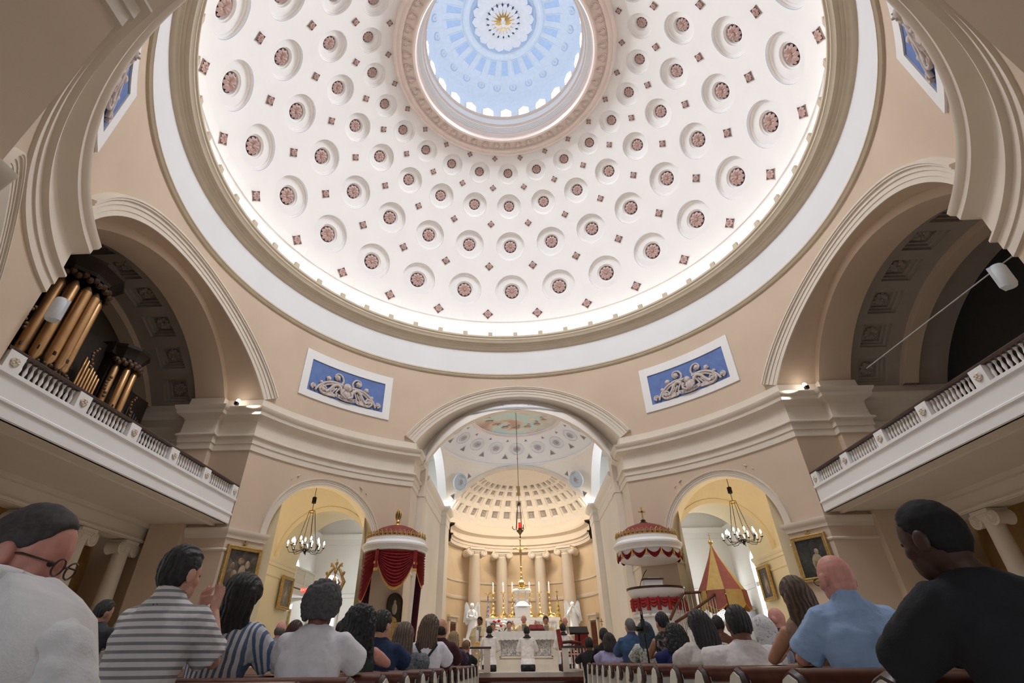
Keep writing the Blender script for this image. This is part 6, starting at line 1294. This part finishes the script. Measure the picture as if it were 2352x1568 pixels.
person('woman under a white lace veil behind the man in the white tee', 2.91, -4.70, 1.441, 0, 1.025, .2, 'fair', ('veil', (.5, .5, .5), .28, 1.25, blotch('white_lace', [(.26, .24, .24), (.55, .53, .53), (.42, .40, .40)], 26, .9)), ('shirt', cloth('grey_top', (.25, .25, .30))), 'long', 'lean', 10, 0, 0, 8, .013)
person('woman with long black hair in a cream cardigan', 1.91, -5.55, 1.452, 0, 1.047, .205, 'olive', ('long', (.012, .010, .010), .26, 1.15), ('shirt', cloth('cream_knit', (.50, .46, .42))), 'long', 'lean', 14, 0, -10, 14, .011, bulk=1.2)
person('dark-haired person beyond the woman in the cream cardigan', 3.49, -1.30, 1.653, 0, 1.021, .2, 'brown', ('short', (.016, .012, .011)), ('shirt', cloth('rust', (.14, .06, .04))), 'short', 'lean', 10, 0, 0, 6, .018)
person('woman with bushy black hair in a bright navy top', 2.26, -3.00, 1.451, 0, 1.086, .20, 'fair', ('curly', (.010, .009, .009), .16, 1.35), ('shirt', cloth('royal_navy', (.012, .016, .085))), 'short', 'lean', 16, 0, 0, 14, .013, bulk=1.1)
person('woman with a black ponytail and hoop earring in a black sleeveless top', 2.29, -2.15, 1.663, 0, 1.081, .19, 'tan', ('tail', (.010, .009, .009)), ('shirt', blotch('black_floral', [(.010, .010, .012), (.014, .014, .016), (.30, .20, .18)], 14, .9)), 'none', 'lean', 6, 20, 0, 4, .013)
person('woman under a dark blue lace mantilla', 2.16, -1.30, 1.569, 0, 1.078, .2, 'tan', ('veil', (.03, .05, .08), .30, 1.25, blotch('navy_lace', [(.012, .022, .04), (.05, .075, .11)], 60, .9)), ('shirt', blotch('white_floral', [(.55, .53, .50), (.45, .44, .40), (.12, .14, .10)], 30, .9)), 'short', 'lean', 8, 0, 0, 6, .014)
person('grey-haired man in a blue shirt right of the aisle near the altar', 2.06, -0.45, 1.680, 0, 1.045, .235, 'fair', ('crop', (.13, .12, .12)), ('shirt', cloth('mid_blue', (.045, .085, .17))), 'short', 'lean', 8, 16, 0, 4, .014, bulk=1.15, collar=True)
person('woman with bobbed dark hair in a lavender top', 1.74, 0.40, 1.468, 0, 1.059, .21, 'brown', ('long', (.022, .013, .010), .10, 1.15), ('shirt', cloth('lavender', (.30, .27, .42))), 'short', 'lean', 14, 0, 0, 14, .015, bulk=1.15)
person('dark-haired man in black near the right altar rail', 1.76, 1.25, 1.592, 0, 1.051, .21, 'brown', ('short', (.012, .010, .009)), ('shirt', cloth('black3', (.014, .012, .012))), 'long', 'lean', 8, 0, 0, 8, .016)
person('dark-haired man in black with a pale sleeve in the front pew on the right', 1.50, 2.10, 1.450, 0, 1.023, .22, 'brown', ('short', (.012, .010, .009)), ('shirt', cloth('black4', (.014, .012, .012))), 'long', 'lean', 14, 0, 0, 14, .016)
person('person cut off by the right edge of the picture behind the dark suit', 4.55, -6.40, 1.60, 0, 1.0, .2, 'pink', ('short', (.06, .04, .03)), ('shirt', cloth('mauve', (.28, .18, .2))), 'short', 'lean', 8, 0, 0, 6, .016)
vc = thing('video_camera', 'black video camera with microphone held up beside the ponytailed woman', 'camera', (1.98, -2.12, 1.36), .3); MB().box((0, 0, .06), (.10, .14, .10)).box((0, .02, .16), (.05, .06, .10)).build('camera_body', M_IRON, vc, 0); MB().lathe([(.0, 0), (.035, 0), (.04, .10), (.0, .10)], 12).xf(Matrix.Translation((-.05, .0, .07)) @ Matrix.Rotation(-PI/2, 4, 'Y')).build('lens', M_IRON, vc, 40); MB().tube([(0, .02, .2), (-.01, 0, .28)], .022, 8).tube([(-.02, 0, .28), (-.03, 0, .36)], .008, 6).tube([(.01, 0, .28), (.0, 0, .35)], .008, 6).build('microphone', M_IRON, vc, 40); MB().tube([(0, 0, 0), (0, 0, -1.3)], .015, 6).build('monopod', M_IRON, vc, 40)
# --- clergy and servers round the altar
CH_ = mat('gold_vestment', (.60, .45, .26), .7, var=.08, scale=10, bump=.1, bscale=30); CG = 'clergy round the altar'
person('bald celebrant in gold vestments with raised hands at the altar', .01, 8.95, 2.39, 180, .98, .22, 'pink', ('ring', (.5, .48, .46)), ('chasuble', CH_), 'long', 'orans', 8, 0, 0, 2, .014, SF, True, group=CG)
person('priest in gold vestments with grey collar right of the celebrant', .80, 8.95, 2.35, 180, 1.0, .22, 'tan', ('short', (.03, .02, .018)), ('chasuble', CH_), 'long', 'rest', 26, 0, 0, 2, .014, SF, True, group=CG)
person('priest in gold vestments at the left end of the altar', -1.52, 8.25, 2.30, 170, .98, .23, 'brown', ('crop', (.02, .014, .012)), ('chasuble', CH_), 'long', 'rest', 20, -20, 0, 2, .014, SF, True, group=CG)
person('priest in gold vestments at the right end of the altar', 1.50, 9.2, 2.32, 185, 1.0, .22, 'pink', ('ring', (.3, .27, .25)), ('chasuble', CH_), 'long', 'rest', 18, 0, 0, 2, .014, SF, True, group=CG)
GR = mat('grey_vestment', (.30, .28, .26), .8, var=.1)
person('concelebrant in grey just left of the celebrant', -.54, 9.75, 2.24, 180, .95, .2, 'fair', ('short', (.035, .025, .02)), ('chasuble', GR), 'long', 'rest', 14, 0, 0, 2, .014, SF, True, group=CG)
person('concelebrant bowing behind the left altar server', -1.15, 9.75, 2.20, 180, .93, .2, 'tan', ('short', (.035, .025, .022)), ('chasuble', GR), 'long', 'rest', 16, 0, 0, 2, .014, SF, True, group=CG)
person('small concelebrant half hidden behind the priest on the right', .52, 9.85, 2.25, 180, .93, .2, 'fair', ('crop', (.2, .18, .16)), ('chasuble', CH_), 'long', 'rest', 12, 0, 0, 2, .014, SF, True, group=CG)
SU = cloth('surplice', (.68, .62, .58)); 
def cassock(t, H, T, k, by, arms, sh_z, ox):
    c = MB(); c.lathe([(.078*k, T-.245*k), (.09*k, T-.27*k), (.15*k, T-.315*k), (.14*k, T-.335*k), (.07*k, T-.27*k)], 20, (0, by(T-.30*k), 0)); c.build('cassock_collar', mat('cassock_black', (.015, .013, .015), .85), t, 40)
    h = MB(); h.box((0, by(T-.9*k)-.14, .08), (.46*k, .46, .16)); h.ball((-.12, by(T-.9*k)-.42, .07), (.05, .11, .07), 10, 6); h.ball((.12, by(T-.9*k)-.42, .07), (.05, .11, .07), 10, 6); o = h.build('cassock_hem', mat('cassock_black', (.015, .013, .015)), t, 0); mods(o, .02, .02, TEXC, 6)
for x, y, T_, lab in ((-1.09, 6.2, 1.91, 'altar server in a white surplice kneeling left of the centre'), (.07, 6.05, 1.88, 'altar server in a white surplice kneeling in the middle before the altar'), (1.21, 6.4, 1.96, 'altar server in a white surplice kneeling right of the centre')):
    person(lab, x, y, T_, 0, .92, .19, 'tan', ('short', (.015, .011, .010)), ('robe', SU), 'long', 'rest', 6, 0, 0, 4, .013, SF, False, group='altar servers', extra=cassock)
